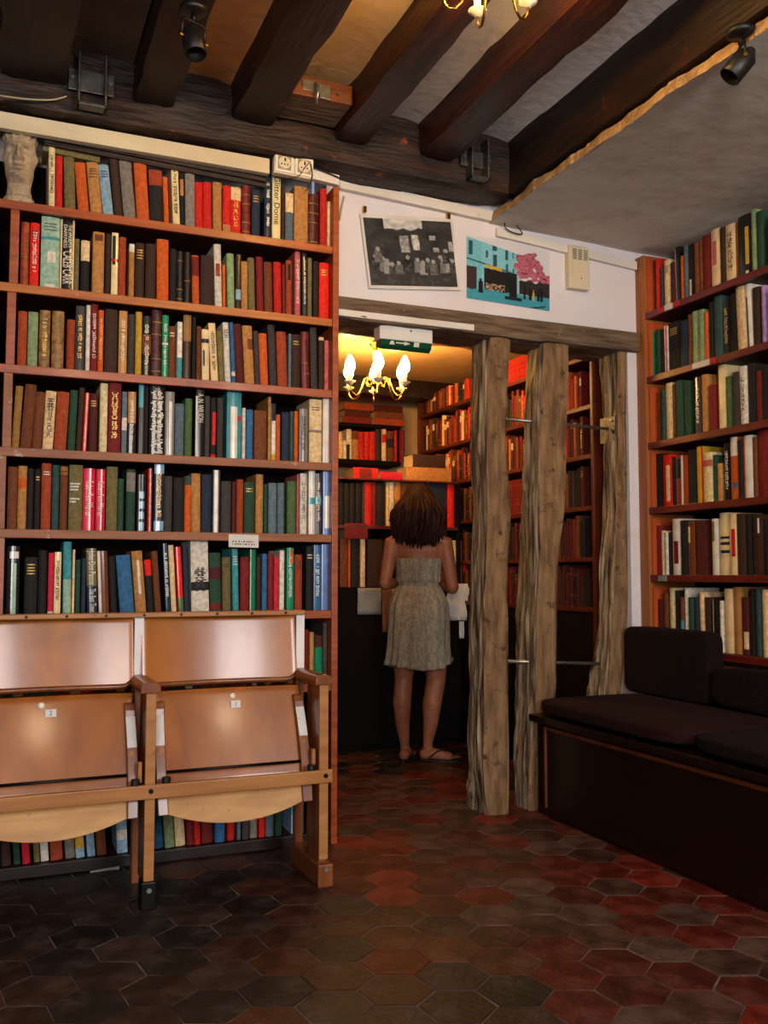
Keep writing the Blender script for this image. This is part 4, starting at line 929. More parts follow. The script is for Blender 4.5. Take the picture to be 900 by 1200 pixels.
o = rough_bar((XBL, 5.75, ZBK), (XB + .25, 5.75, ZBK), .16, .12, .012, 40, 85).build('ceiling_beam', 'beam_dark', smooth=True); tag(o, 'dark beam above the back room wall shelf', 'beam')
# shelves along the right wall of the back room
bs = empty('bookcase', (XB, 4.8, 0)); O3 = Vector((XB, 4.8, 0))
for z in XBZ: lb('shelf', 'back_shelf', XB, XB + .24, 3.84, 5.86, z - .022, z, bs, O3)
for y in (3.82, 5.86): lb('side_panel', 'back_shelf', XB, XB + .24, y, y + .022, 0, 2.33, bs, O3)
lb('back_panel', 'case_back_shade', XB + .242, XB + .255, 3.82, 5.88, 0, 2.33, bs, O3)
lb('plinth_front', 'cabinet_dark', XB + .006, XB + .02, 3.84, 5.86, 0, .858, bs, O3)
tag(bs, 'red-brown wall shelves of the back room seen between the posts', 'bookcase')
# unit with cabinet facing the doorway
un = empty('shelf_unit', (2.0, YB1, 0)); O4 = Vector((2.0, YB1, 0)); ux0, ux1 = 1.45, XB - .03
zc = ZB['B2'] - .02; ztop = PY(440, 563, YB1)[2]
lb('cabinet_front', 'cabinet_dark', ux0, ux1, YB1, YB1 + .02, .03, zc, un, O4); lb('cabinet_body', 'cabinet_dark', ux0, ux1, YB1 + .021, YB1 + .24, 0, zc, un, O4)
for x in np.linspace(ux0, ux1 - .01, 4)[1:-1]: lb('door_gap', 'black_paint', x, x + .006, YB1 - .002, YB1 + .001, .05, zc - .02, un, O4, 0)
lb('shelf', 'cabinet_dark', ux0, ux1, YB1, YB1 + .24, zc, ZB['B2'], un, O4); lb('shelf', 'back_shelf', ux0, ux1, YB1, YB1 + .24, ZB['B1'] - .02, ZB['B1'], un, O4)
lb('top_board', 'back_shelf', ux0, ux1, YB1, YB1 + .24, ztop, ztop + .012, un, O4)
lb('side_panel', 'cabinet_dark', ux0 - .02, ux0, YB1, YB1 + .24, 0, ztop, un, O4); lb('side_panel', 'cabinet_dark', ux1, ux1 + .02, YB1, YB1 + .24, 0, ztop, un, O4)
lb('back_panel', 'case_back_shade', ux0, ux1, YB1 + .241, YB1 + .25, 0, ztop, un, O4)
tag(un, 'dark cabinet with two book shelves in front of the woman', 'shelf')
ws = empty('wall_shelf', (2.0, YB0, ZB['B0'])); O5 = Vector((2.0, YB0, ZB['B0'])); zup = PY(440, 499.5, YB0)[2]
lb('shelf', 'cabinet_dark', 1.4, 2.62, YB0, 6.15, ZB['B0'] - .03, ZB['B0'], ws, O5); lb('shelf', 'cabinet_dark', 1.4, 2.62, YB0, 6.15, zup - .012, zup + .014, ws, O5)
for x in (1.4, 2.6): lb('bracket', 'cabinet_dark', x, x + .02, YB0 + .02, 6.15, ZB['B0'] - .03, zup, ws, O5)
tag(ws, 'dark double wall shelf at the end of the back room', 'shelf')
# books lying flat in the back room
def flat_px(px0, px1, yb, yt, Y, colr, label, W_=.15, z=None, spine=None, tilt=(0, 0)):
    a, b = PY(px0, yb, Y), PY(px1, yb, Y); t = PY((px0 + px1) / 2, yt, Y)[2]; zz = a[2] if z is None else z
    return flat_book(((a[0] + b[0]) / 2, Y, zz), b[0] - a[0], W_, max(.018, t - zz), colr, 0, label, 'books lying flat in the back room', kd='cloth', spine=spine, tilt=tilt)
zt2 = ztop + .0125
flat_px(414, 443, 561, 548, YB1 + .03, 'red', 'red book lying flat beside a pale one on the cabinet top', z=zt2, spine='darkred')
flat_px(446, 472, 563, 553, YB1 + .03, 'crimson', 'thin crimson book lying under the stack on the cabinet top', z=zt2)
bk1 = flat_px(476, 529, 563, 548, YB1 + .04, 'tan', 'wide tan book lying flat above the woman', z=zt2)
flat_px(484, 522, 548, 533, YB1 + .05, 'darkbrown', 'thick dark book stacked on the wide tan book', z=zt2 + PY(500, 548, YB1 + .04)[2] - zt2 + .004)
flat_px(404, 431, 626, 613, YB1 - .0, 'darkred', 'dark red book lying across the lower shelf row', W_=.12, z=max(b['z'] + b['h'] for b in BOOKS if b['row'] == 'B2' and b['pos'] < 6) + .002)
for k, (p0, p1, y0, y1, c, l) in enumerate(((402, 436, 497, 488, 'darkred', 'dark red book lying lowest under the chandelier'), (404, 434, 488, 480, 'maroon', 'maroon book lying mid-stack under the chandelier'), (403, 437, 480, 471, 'rust', 'rust book topping the stack under the chandelier'),
        (438, 474, 497, 489, 'rust', 'rust book lying lowest beside the corner'), (439, 473, 489, 481, 'brown', 'brown book lying mid-stack beside the corner'), (438, 472, 481, 472, 'maroon', 'maroon book topping the stack beside the corner'))):
    zz = zup + .0145 + (k % 3) * .048
    flat_book(((PY(p0, 490, YB0 + .02)[0] + PY(p1, 490, YB0 + .02)[0]) / 2, YB0 + .02, zz), PY(p1, 490, YB0)[0] - PY(p0, 490, YB0)[0], .16, .046, c, 0, l, 'stacked books on the back room wall shelf')
# paper things hung on the cabinet
def sheet(px0, px1, y0, y1, Y, m, label, cat='paper', wob=.01):
    g = MB(); n = 8; vv = []
    for j in range(n + 1):
        for i in range(n + 1):
            p = PY(px0 + (px1 - px0) * i / n, y0 + (y1 - y0) * j / n, Y); vv.append((p[0], Y - wob * abs(noise.noise(Vector((i * .3 + px0, j * .35, 0)))), p[2]))
    k = len(vv); vv += [(v[0], v[1] + .0015, v[2]) for v in vv]; q = lambda i, j: j * (n + 1) + i; f = []
    for j in range(n):
        for i in range(n): a = (q(i, j), q(i + 1, j), q(i + 1, j + 1), q(i, j + 1)); f += [a, tuple(k + t for t in a[::-1])]
    for i in range(n): f += [(q(i, 0), k + q(i, 0), k + q(i + 1, 0), q(i + 1, 0)), (q(i, n), q(i + 1, n), k + q(i + 1, n), k + q(i, n)), (q(0, i), q(0, i + 1), k + q(0, i + 1), k + q(0, i)), (q(n, i), k + q(n, i), k + q(n, i + 1), q(n, i + 1))]
    return tag(g.add(vv, f).build('paper_sheet', m, smooth=True), label, cat, 'papers hanging on the back room cabinet')
sheet(419, 447, 689, 720, YB1 - .006, 'paper_grey', 'grey paper sheets hanging on the dark cabinet')
sheet(448, 468, 688, 741, YB1 - .02, 'paper_brown', 'brown paper folder hanging beside the woman')
sheet(460, 480, 690, 704, YB1 - .05, 'paper', 'pale loose leaf at the left hand of the woman')
sheet(523, 556, 684, 727, YB1 - .03, 'paper', 'crumpled cream paper hanging right of the woman', wob=.04)
sheet(538, 560, 728, 748, YB1 - .008, 'plastic_white', 'white card with dark curve low on the cabinet')

# ================================================================== CHANDELIERS
def chandelier(loc, label, rod=.0, rot=0.0):
    t = empty('chandelier', loc, rot)
    def lt(name, m, prof, par=t, c=(0, 0, 0), n=18): return MB().lathe(prof, c, n).build(name, m, par, True)
    lt('canopy', 'brass', [(0, rod), (.034, rod), (.036, rod - .006), (.016, rod - .026), (.008, rod - .032), (0, rod - .032)])
    MB().tube([(0, 0, rod - .03), (0, 0, -.06)], .0035, 8).build('chain', 'brass', t, True)
    cr = MB().lathe([(.006, -.052), (.03, -.026), (.034, -.028), (.012, -.058), (.0, -.06)], (0, 0, 0), 8); cr.build('crown', 'brass', t)
    lt('ceramic_sleeve', 'porcelain', [(0, -.062), (.014, -.062), (.0165, -.07), (.0165, -.105), (.013, -.114), (0, -.114)])
    lt('ceramic_ball', 'porcelain', [(0, -.118), (.008, -.118)] + [(.021 * math.sin(a), -.139 + .021 * math.cos(a)) for a in np.linspace(.5, 2.64, 9)] + [(0, -.16)])
    lt('ceramic_vase', 'porcelain', [(0, -.163), (.01, -.163), (.0155, -.175), (.0165, -.19), (.013, -.212), (0, -.214)])
    lt('hub', 'brass', [(0, -.214), (.018, -.216), (.026, -.226), (.024, -.238), (.012, -.246), (.010, -.262), (.014, -.270), (.006, -.284), (0, -.288)])
    am = MB().tube([(.018, 0, -.226), (.03, 0, -.205), (.048, 0, -.198), (.064, 0, -.212), (.078, 0, -.25), (.092, 0, -.282), (.110, 0, -.298), (.130, 0, -.292), (.143, 0, -.272), (.146, 0, -.248)], .0042, 8).mesh('arm', 'brass', True)
    sc = MB().tube([(.05, 0, -.2), (.052, 0, -.222), (.044, 0, -.238), (.032, 0, -.238), (.028, 0, -.226)], .003, 6).mesh('scroll', 'brass', True)
    cup = MB().lathe([(0, -.252), (.008, -.252), (.014, -.244), (.026, -.236), (.027, -.233), (.012, -.234), (0, -.234)], (.146, 0, 0), 16).mesh('drip_pan', 'porcelain', True)
    cnd = MB().lathe([(0, -.234), (.0105, -.234), (.0105, -.190), (0, -.190)], (.146, 0, 0), 12).mesh('candle_sleeve', 'porcelain', True)
    bl = MB().lathe([(0, -.190), (.011, -.188), (.021, -.172), (.024, -.155), (.018, -.130), (.007, -.106), (0, -.102)], (.146, 0, 0), 14).mesh('bulb', 'bulb', True)
    ld = bpy.data.lights.new('bulb_light', 'POINT'); ld.energy = BULBW; ld.color = (1.0, .62, .26); ld.shadow_soft_size = .018
    for k in range(6):
        a = bpy.data.objects.new('arm', am); col.objects.link(a); a.parent = t; a.rotation_euler = (0, 0, k * math.pi / 3)
        for nm, me in (('scroll', sc), ('drip_pan', cup), ('candle_sleeve', cnd), ('bulb', bl)):
            o = bpy.data.objects.new(nm, me); col.objects.link(o); o.parent = a
        lo_ = bpy.data.objects.new('bulb_light', ld); col.objects.link(lo_); lo_.parent = a; lo_.location = (.146, 0, -.155)
        for o in a.children:
            if o.name.startswith('bulb') and o.type == 'MESH': o.visible_shadow = True
    return tag(t, label, 'chandelier', 'candle chandeliers')
BULBW = 3.0
c_ = PZ(441, 400, ZBK - .025)
chandelier((c_[0], c_[1], ZBK - .008), 'brass candle chandelier with white ceramic stem in the back room', 0.006, R(12)).scale = (1.18, 1.18, 1.12)
BULBW = 3.6
c_ = PZ(580, 22, 2.56)
chandelier((c_[0], c_[1], 2.56 + .345), 'brass candle chandelier hanging from the joists of the front room', ZC - 2.905, R(20))
# two globe lamps on the ceiling behind the camera
mat('globe_glass', 'fff0d8', 'fff0d8', 4, rough=.4, emit='ffdcb0', estr=26)
gd = bpy.data.lights.new('globe_light', 'POINT'); gd.energy = 13; gd.color = (1, .80, .56); gd.shadow_soft_size = .11
for gx, lab in ((.52, 'white glass globe lamp hanging nearer the left wall'), (1.74, 'white glass globe lamp hanging nearer the lower ceiling')):
    gl = empty('globe_lamp', (gx, -.18, 2.95))
    MB().lathe([(0, .01), (.05, .01), (.05, -.015), (.02, -.03), (.006, -.034), (.006, -.24), (0, -.24)], (0, 0, 0), 20).build('canopy', 'brass', gl, True)
    MB().lathe([(0, -.23)] + [(.10 * math.sin(a), -.33 + .10 * math.cos(a)) for a in np.linspace(.2, 2.95, 16)] + [(0, -.43)], (0, 0, 0), 28).build('globe', 'globe_glass', gl, True)
    go = bpy.data.objects.new('globe_light', gd); col.objects.link(go); go.parent = gl; go.location = (0, 0, -.33)
    tag(gl, lab, 'lamp', 'globe lamps')
# flush lamp on the back room ceiling
p = PZ(463, 407, ZBK - .02); cl = empty('ceiling_lamp', (p[0], p[1], ZBK))
MB().lathe([(0, 0), (.06, 0), (.06, -.012), (0, -.012)], (0, 0, 0), 24).build('rim', 'brass', cl, True)
MB().lathe([(0, -.010), (.055, -.012), (.05, -.028), (.03, -.038), (0, -.042)], (0, 0, 0), 24).build('diffuser', 'porcelain', cl, True)
tag(cl, 'small round flush lamp on the back room ceiling', 'lamp')

# ================================================================== WALL THINGS
NP = {}
def painted(name, corners, Y, nx, ny, fn, parent=None, th=.0012):
    """flat print: a fine grid of coloured cells between four corner pixels TL TR BR BL"""
    P = [PY(c[0], c[1], Y) for c in corners]; m = MB(); m.c = []; vv = []; cc = []
    for j in range(ny + 1):
        for i in range(nx + 1):
            u, v = i / nx, j / ny; p = P[0] * (1 - u) * (1 - v) + P[1] * u * (1 - v) + P[2] * u * v + P[3] * (1 - u) * v
            vv.append(tuple(p)); cc.append(fn(u, v))
    f = [(j * (nx + 1) + i, (j + 1) * (nx + 1) + i, (j + 1) * (nx + 1) + i + 1, j * (nx + 1) + i + 1) for j in range(ny) for i in range(nx)]
    m.v = vv; m.f = f; m.c = cc
    o = bpy.data.objects.new(name, m.mesh(name, 'print', fix=False)); col.objects.link(o)
    if parent: o.parent = parent
    return o
def sheet_back(name, corners, Y, th, m, parent):
    P = [PY(c[0], c[1], Y) for c in corners]; v = [tuple(p) for p in P] + [(p[0], p[1] + th, p[2]) for p in P]
    return MB().add(v, [(0, 3, 2, 1), (4, 5, 6, 7), (0, 1, 5, 4), (1, 2, 6, 5), (2, 3, 7, 6), (3, 0, 4, 7)]).build(name, m, parent)
def n2(u, v, s=1.0, o=0.0): return noise.noise(Vector((u * s + o, v * s, o * 1.7)))
heads = [(.085, .57), (.165, .60), (.21, .63), (.265, .68), (.34, .66), (.45, .57), (.56, .60), (.62, .64), (.68, .60), (.74, .62), (.83, .55), (.86, .60), (.93, .58), (.97, .6), (.12, .46), (.9, .45)]
def bw(u, v):
    g = .030 + .022 * n2(u, v, 7) + .012 * n2(u, v, 25, 3)
    if v < .14 + .05 * n2(u, .3, 9) and .22 < u < .66: g = .5 + .25 * n2(u, v, 16)          # bright leaves over the awning
    for (a, b, c, d, val) in ((.38, .48, .24, .50, .42), (.52, .60, .22, .46, .62), (.73, .80, .22, .30, .40), (.75, .82, .40, .48, .40), (.94, .99, .30, .46, .45), (.06, .2, .34, .44, .06)):
        if a + .04 * (v - .3) < u < b + .04 * (v - .3) and c < v < d: g = val * (.75 + .5 * n2(u, v, 30, 5))
    for k, (hx, hy) in enumerate(heads):
        if (u - hx) ** 2 + ((v - hy) * .8) ** 2 < .0006: g = .30 + .1 * n2(u, v, 40)
        elif abs(u - hx) < .035 * (1 + (v - hy) * 2) and hy + .02 < v < hy + .2: g = (.03, .16, .28, .05, .12)[k % 5] + .08 * n2(u, v, 30, k)
    if v > .82: g = .035 + .05 * max(0, n2(u, v, 22, 9))
    g = max(.008, g); return (g * 1.05, g, g * .93)
pc = [(421.7, 250.1), (530.5, 256.3), (539.9, 340.3), (432.5, 338)]
ph = empty('photograph', tuple(PY(480, 340, YP - .012))); 
def child_of(o, par):
    o.parent = par; o.matrix_parent_inverse = Matrix.Translation(-Vector(par.location)); return o
def inset(c, a, b_):
    P = [np.array(q) for q in c]; f = lambda u, v: tuple(P[0] * (1 - u) * (1 - v) + P[1] * u * (1 - v) + P[2] * u * v + P[3] * (1 - u) * v)
    return [f(a, b_), f(1 - a, b_), f(1 - a, 1 - b_ * .9), f(a, 1 - b_ * .9)]
child_of(sheet_back('mount', pc, YP - .012, .002, 'paper', None), ph); child_of(painted('print', inset(pc, .028, .05), YP - .0126, 130, 100, bw), ph)
for (x, y) in ((426, 248), (524, 256)): child_of(MB().box(*[float(t) for t in (PY(x - 2, y, YP)[0], PY(x + 2, y, YP)[0], YP - .018, YP - .001, PY(x, y + 2, YP)[2], PY(x, y - 5, YP)[2])]).build('clip', 'brass', bevel=.001), ph)
tag(ph, 'curled black-and-white group photograph pinned to the white wall', 'photograph')
def street(u, v):
    top = .02 + .30 * u                      # eaves line
    sky = (.62, .60, .63)
    def s(h, k=1.0): c = lin(h); return tuple(x * k for x in c)
    k = 1 + .18 * n2(u, v, 30)
    ground = .83 - .02 * u
    if v > ground + .03 * n2(u, 0, 8): c = s('3f93a5', k) if not (.72 < u < .95 and abs(v - (1.02 - .32 * (u - .72))) < .012) else s('20302e')
    elif u < .62 and v > top - .06 * 0 and v > -.1 + .5 * max(0, u - .18):
        c = s('6fb4bd' if u < .18 else '7fbcc6', k)
        if u < .62 and v < .53:
            for (a, b, e, d) in ((.02, .07, .07, .30), (.30, .355, .08, .2), (.31, .36, .26, .44), (.455, .49, .16, .32), (.46, .49, .38, .54), (.54, .56, .14, .28), (.54, .565, .44, .56), (.22, .25, .2, .32)):
                if a < u < b and e < v < d: c = s('24505c', k)
        if abs(v - (.36 + .28 * max(0, u - .0) * (u < .6))) < .012: c = s('2c4c54')
        if u < .12 and v > .48: c = s('3c2c28', k)
        if .2 < u < .6 and v > .46 + .1 * u: c = s('1c1a18', 1 + .8 * max(0, n2(u, v, 40, 2)))
        if .22 < u < .42 and .42 + .2 * (u - .22) < v < .47 + .2 * (u - .22): c = s('c8a030')
        if .22 < u < .45 and .72 < v < .82 and n2(u, v, 45, 7) > .0: c = s('b89a78')
    else: c = sky
    d1 = ((u - .74) / .20) ** 2 + ((v - .38) / .24) ** 2; d2 = ((u - .95) / .10) ** 2 + ((v - .55) / .18) ** 2
    if min(d1, d2) + .9 * n2(u, v, 13, 4) < .75: c = s('b0606e', 1 + .5 * n2(u, v, 38, 1)) if n2(u, v, 30, 8) > -.35 else s('6a3038')
    if .62 < u and .60 + .05 * n2(u, 0, 14) < v < ground: c = s('2a2422', 1 + 1.6 * max(0, n2(u, v, 42, 6)))
    for (hx, hy, w) in ((.165, .66, .028), (.55, .60, .045), (.69, .66, .012), (.76, .7, .015), (.80, .72, .012), (.86, .70, .014), (.90, .68, .014)):
        if abs(u - hx) < w * (1 if v > hy + .04 else .5) and hy < v < .93 - .05: c = s('161618') if hx != .80 else s('c8a020')
    if abs(v - .9) < .03 and .45 < u < .66: c = s('1c2426')
    return tuple(max(.004, x) for x in c)
tc_ = [(546.8, 275.5), (644, 287), (644, 364.5), (547, 349)]
po = empty('poster', tuple(PY(595, 360, YP - .004)))
child_of(sheet_back('sheet', tc_, YP - .004, .0015, 'paper', None), po); child_of(painted('print', tc_, YP - .0045, 150, 115, street), po)
tag(po, 'colour street poster with blue houses and a pink blossoming tree', 'poster')
# chime box
p0, p1 = PY(667, 337, YP - .035), PY(690, 290, YP - .035); dv = empty('door_chime', (p0[0], YP - .001, p0[2])); w_, h_ = p1[0] - p0[0], p1[2] - p0[2]
MB().box(0, w_, -.036, 0, 0, h_).build('housing', 'plastic', dv, bevel=.004)
for a in range(7):
    for b_ in range(3): MB().box(w_ * (.18 + .27 * b_), w_ * (.38 + .27 * b_), -.0375, -.035, h_ * (.68 + .036 * a), h_ * (.695 + .036 * a)).build('grille_slot', 'ink_black', dv)
MB().lathe([(0, -.002), (.003, -.002), (.003, 0), (0, 0)], (w_ * .6, -.036, h_ * .25), 10, RXN).build('screw', 'black_metal', dv)
tag(dv, 'cream plastic chime box with grille on the white wall', 'chime')
# emergency exit light under the lintel
ye = YP + .005; a, b = PY(445, 395, ye), PY(507, 398, ye); zt = 2.118; ex = empty('exit_light', ((a[0] + b[0]) / 2, ye + .03, zt)); wx = (b[0] - a[0]) / 2
MB().box(-wx, wx, -.032, .04, -.066, -.004).build('housing', 'plastic_white', ex, bevel=.005)
m_ = MB(); poly = [(-.034, -.066), (.038, -.066), (.038, -.085), (-.004, -.104), (-.026, -.088)]; m_.extrude(poly, -wx + .01, wx - .004, lambda y, z, x: (x, y, z)); gp = m_.build('green_panel', 'sign_green', ex, bevel=.002)
ar = MB(); fz = lambda x, t: (x, -.0345 + .008 * t - .0005, -.067 - .021 * t)
def quad(pts): ar.add([fz(x, t) for x, t in pts], [tuple(range(len(pts)))])
quad([(-.05, .35), (-.01, .35), (-.01, .6), (-.05, .6)]); quad([(-.01, .1), (.018, .48), (-.01, .88)]); quad([(.035, .05), (.06, .05), (.06, .95), (.035, .95)]); quad([(-.075, .2), (-.062, .2), (-.055, .9), (-.08, .9)])
ar.build('pictogram', 'ink_white', ex); MB().lathe([(0, -.003), (.004, -.003), (.004, 0), (0, 0)], (.02, -.032, -.02), 10, RXN).build('screw', 'black_metal', ex)
tag(ex, 'white emergency light with green panel under the lintel', 'sign')
# double socket
yo = ty - .006; a = PY(320, 203, yo); sk = empty('wall_socket', tuple(a)); sl = math.atan2(PY(366, 212, yo)[2] - a[2], PY(366, 212, yo)[0] - a[0]); sk.rotation_euler = (0, -sl, 0)
sw = (PY(366, 200, yo)[0] - a[0]) / 2; sh = PY(320, 178, yo)[2] - a[2]
MB().box(0, 2 * sw, -.012, .02, 0, sh).build('backing', 'plastic', sk, bevel=.003)
for k in (0, 1):
    x = sw * (k + .5); f = MB().box(x - sw * .46, x + sw * .46, -.018, -.011, sh * .06, sh * .94).build('faceplate', 'plastic_white', sk, bevel=.002)
    MB().box(x - sw * .33, x + sw * .33, -.0195, -.017, sh * .18, sh * .82).build('recess', 'plastic_shade', sk)
    MB().lathe([(0, -.002), (sw * .3, -.002), (sw * .3, 0), (0, 0)], (x, -.0192, sh * .5), 20, RXN).build('well', 'plastic', sk)
    for q in (-1, 0, 1): MB().lathe([(0, -.001), (.0032, -.001), (.0032, 0), (0, 0)], (x + q * sw * .15, -.0216, sh * .42), 8, RXN).build('pin_hole', 'ink_black', sk)
    MB().box(x - .002, x + .004, -.023, -.0215, sh * .56, sh * .72).build('earth_pin', 'black_metal', sk)
tag(sk, 'double cream wall socket between the trim strips', 'socket')
def cable(pts, r, m, label, Yd=None):
    o = MB().tube(pts, r, 6).build('cable', m, smooth=True); return tag(o, label, 'cable')
def smooth_pts(P, n=8):
    P = [np.array(p) for p in P]; out = []
    for i in range(len(P) - 1):
        p0, p1, p2, p3 = P[max(i - 1, 0)], P[i], P[i + 1], P[min(i + 2, len(P) - 1)]
        for k in range(n):
            t = k / n; out.append(tuple(.5 * ((2 * p1) + (-p0 + p2) * t + (2 * p0 - 5 * p1 + 4 * p2 - p3) * t * t + (-p0 + 3 * p1 - 3 * p2 + p3) * t ** 3)))
    out.append(tuple(P[-1])); return out
yc = ty - .03
cable(smooth_pts([PY(362, 191, yc), PY(356, 198, yc), PY(350, 206, yc), PY(338, 209, yc), PY(322, 208, yc)]), .0018, 'cable', 'thin black wire looping under the double socket')
cable(smooth_pts([PY(364, 192, yc), PY(366, 205, yc), PY(363, 216, yc), PY(358, 224, yc + .01)]), .0022, 'cable', 'black lead hanging down from the double socket')
cable(smooth_pts([PY(366, 196, YW - .02), PY(385, 203, YW - .02), PY(410, 213, YW - .02), PY(440, 219, YW - .02), PY(470, 224, YW - .02)]), .003, 'cable', 'black cable running along the beam beyond the socket')
cable(smooth_pts([PY(592, 256, YP - .04), PY(592, 266, YP - .04), PY(600, 272, YP - .04), PY(612, 274, YP - .04), PY(604, 262, YP - .04)]), .003, 'cable', 'cable loop at the plaster corner over the poster')
cable(smooth_pts([PY(398, 258, YP - .01), PY(400, 245, YP - .012), PY(403, 230, YP - .01)]), .004, 'cable_light', 'pale cable stub rising beside the bookcase end')
cable(smooth_pts([PY(0, 112, 3.40), PY(30, 116, 3.40), PY(60, 117, 3.40), PY(78, 113, 3.41)]), .003, 'cable_light', 'pale cable along the dark beam over the stone head')
# name card and shelf labels
def card(corners, Y, m, label, marks=None, ax='Y', name='shelf_label'):
    if ax == 'Y': P = [PY(c[0], c[1], Y) for c in corners]; n = (0, .002, 0)
    else: P = [PX(c[0], c[1], Y) for c in corners]; n = (.002, 0, 0)
    v = [tuple(p) for p in P] + [tuple(p + np.array(n)) for p in P]; t = empty(name, tuple(P[3]))
    child_of(MB().add(v, [(0, 3, 2, 1), (4, 5, 6, 7), (0, 1, 5, 4), (1, 2, 6, 5), (2, 3, 7, 6), (3, 0, 4, 7)]).build('card', m), t)
    if marks:
        mb = MB(); rr = random.Random(5)
        for (v0, v1) in marks:
            u = .12
            while u < .85:
                l = rr.uniform(.02, .06); f = lambda a, b: tuple(P[0] * (1 - a) * (1 - b) + P[1] * a * (1 - b) + P[2] * a * b + P[3] * (1 - a) * b - np.array(n) * .3)
                mb.add([f(u, v0), f(u + l, v0), f(u + l, v1), f(u, v1)], [(0, 1, 2, 3)]); u += l + rr.uniform(.015, .06)
        child_of(mb.build('lettering', 'ink_black'), t)
    return tag(t, label, 'label', 'labels on the shelf edges')
card([(268, 626), (303, 627), (303, 642), (268, 641)], YW - .004, 'paper', 'white typed card on the shelf edge behind the right-hand seat', [(.5, .6), (.7, .8)])
card([(105.5, 1021), (140, 1015), (140, 1021.5), (105.5, 1027.5)], YW - .0, 'paper_grey', 'grey paper label on the bottom shelf under the seats', [(.35, .7)])
def rl(px0, px1, k, m, label, up=0):
    q = XR - .004; y0 = PX(px0, 500, q)[1]; y1 = PX(px1, 500, q)[1]; z = ZR[k]
    o = MB().box(q - .001, q + .0035, y1, y0, z - .028 + up, z - .002 + up).build('shelf_label', m); tag(o, label, 'label', 'labels on the shelf edges')
rl(773, 781, 0, 'ink_red', 'red label on the top shelf edge above the bench'); rl(781.5, 791, 0, 'paper', 'white label beside the red ones on the top shelf edge'); rl(791.5, 799, 0, 'ink_red', 'short red label farther along the top shelf edge')
rl(813, 833, 1, 'paper', 'long white label on the second shelf edge above the bench'); rl(833.5, 840, 1, 'ink_red', 'red label on the second shelf edge above the bench'); rl(768, 777, 4, 'paper_grey', 'small grey label on the fifth shelf edge above the bench')

# ---- stone head
def stone_head(px, label):
    zb_ = SZ[0] + .001; X = PY(px, 200, YW + .075)[0]; H_ = PY(px, 151, YW + .075)[2] - zb_
    m = MB(); rs = []; nt2 = 110; nth = 96
    def g(x, c, s): return math.exp(-((x - c) / s) ** 2)
    for i in range(nt2 + 1):
        t = i / nt2; ring = []
        rx = np.interp(t, [0, .10, .14, .22, .30, .40, .55, .68, .80, .88, .94, 1.0], [.052, .052, .044, .040, .041, .047, .052, .053, .053, .050, .040, .012])
        ry = np.interp(t, [0, .10, .14, .22, .30, .40, .55, .68, .80, .88, .94, 1.0], [.044, .044, .034, .034, .046, .052, .054, .056, .055, .050, .040, .012])
        for j in range(nth):
            a = 2 * math.pi * j / nth; th = a if a <= math.pi else a - 2 * math.pi
            x = rx * math.sin(th); y = -ry * math.cos(th); fr = 1 if abs(th) < 1.5 else 0; u = x / .053      # u = -1..1 across the face
            d = 0
            d += .026 * g(u, 0, .17) * max(0, 1 - abs(t - .585) / .075) ** .7 * (1 if t < .60 else .8) + .012 * g(u, 0, .13) * g(t, .66, .05)        # nose
            d += .010 * (g(u, .2, .12) + g(u, -.2, .12)) * g(t, .545, .022)
            d -= .016 * g(abs(u), .46, .24) * g(t, .672, .032)                                                                                   # eye hollows
            d += .011 * g(abs(u), .46, .17) * g(t, .668, .016) - .004 * g(abs(u), .46, .2) * g(t, .655, .006)
            d += .011 * g(abs(u), .44, .34) * g(t, .725, .020)                                                                                   # brow
            d -= .006 * g(abs(u), .42, .09) * g(t, .53 - .03 * abs(u), .05)                                                                       # cheek folds
            d += .013 * g(u, 0, .42) * g(t, .478, .016) + .012 * g(u, 0, .36) * g(t, .432, .017) - .012 * g(u, 0, .5) * g(t, .456, .007)           # lips
            d -= .008 * g(u, 0, .4) * g(t, .398, .014) + .007 * g(u, 0, .2) * g(t, .51, .014) * 0
            d += .013 * g(u, 0, .42) * g(t, .350, .034)                                                                                          # chin
            d -= .010 * g(u, 0, .8) * g(t, .27, .03)                                                                                             # under the chin
            y -= 1.55 * d * fr * max(0, math.cos(th)) ** .3
            x += math.copysign(.010, x) * g(abs(th), 1.6, .22) * g(t, .62, .06)                                                                  # ears
            if t > .80:
                k = max(0, math.sin(th * 12)) * g(t, .87, .06); x += math.sin(th) * .010 * k; y -= math.cos(th) * .010 * k
            e = .0016 * n2(x * 90, y * 90 + t * 40, 1, 3)
            ring.append((x + e, y + e, t * H_ + (.014 * max(0, math.sin(th * 12 + .5)) * g(t, .93, .05))))
        rs.append(ring)
    o = m.rings(rs).build('stone_head', 'stone', smooth=True); o.location = (X, YW + .075, zb_); o.rotation_euler = (0, 0, R(-6)); return tag(o, label, 'sculpture')
stone_head(23, 'carved stone head with spiky hair at the end of the top shelf')

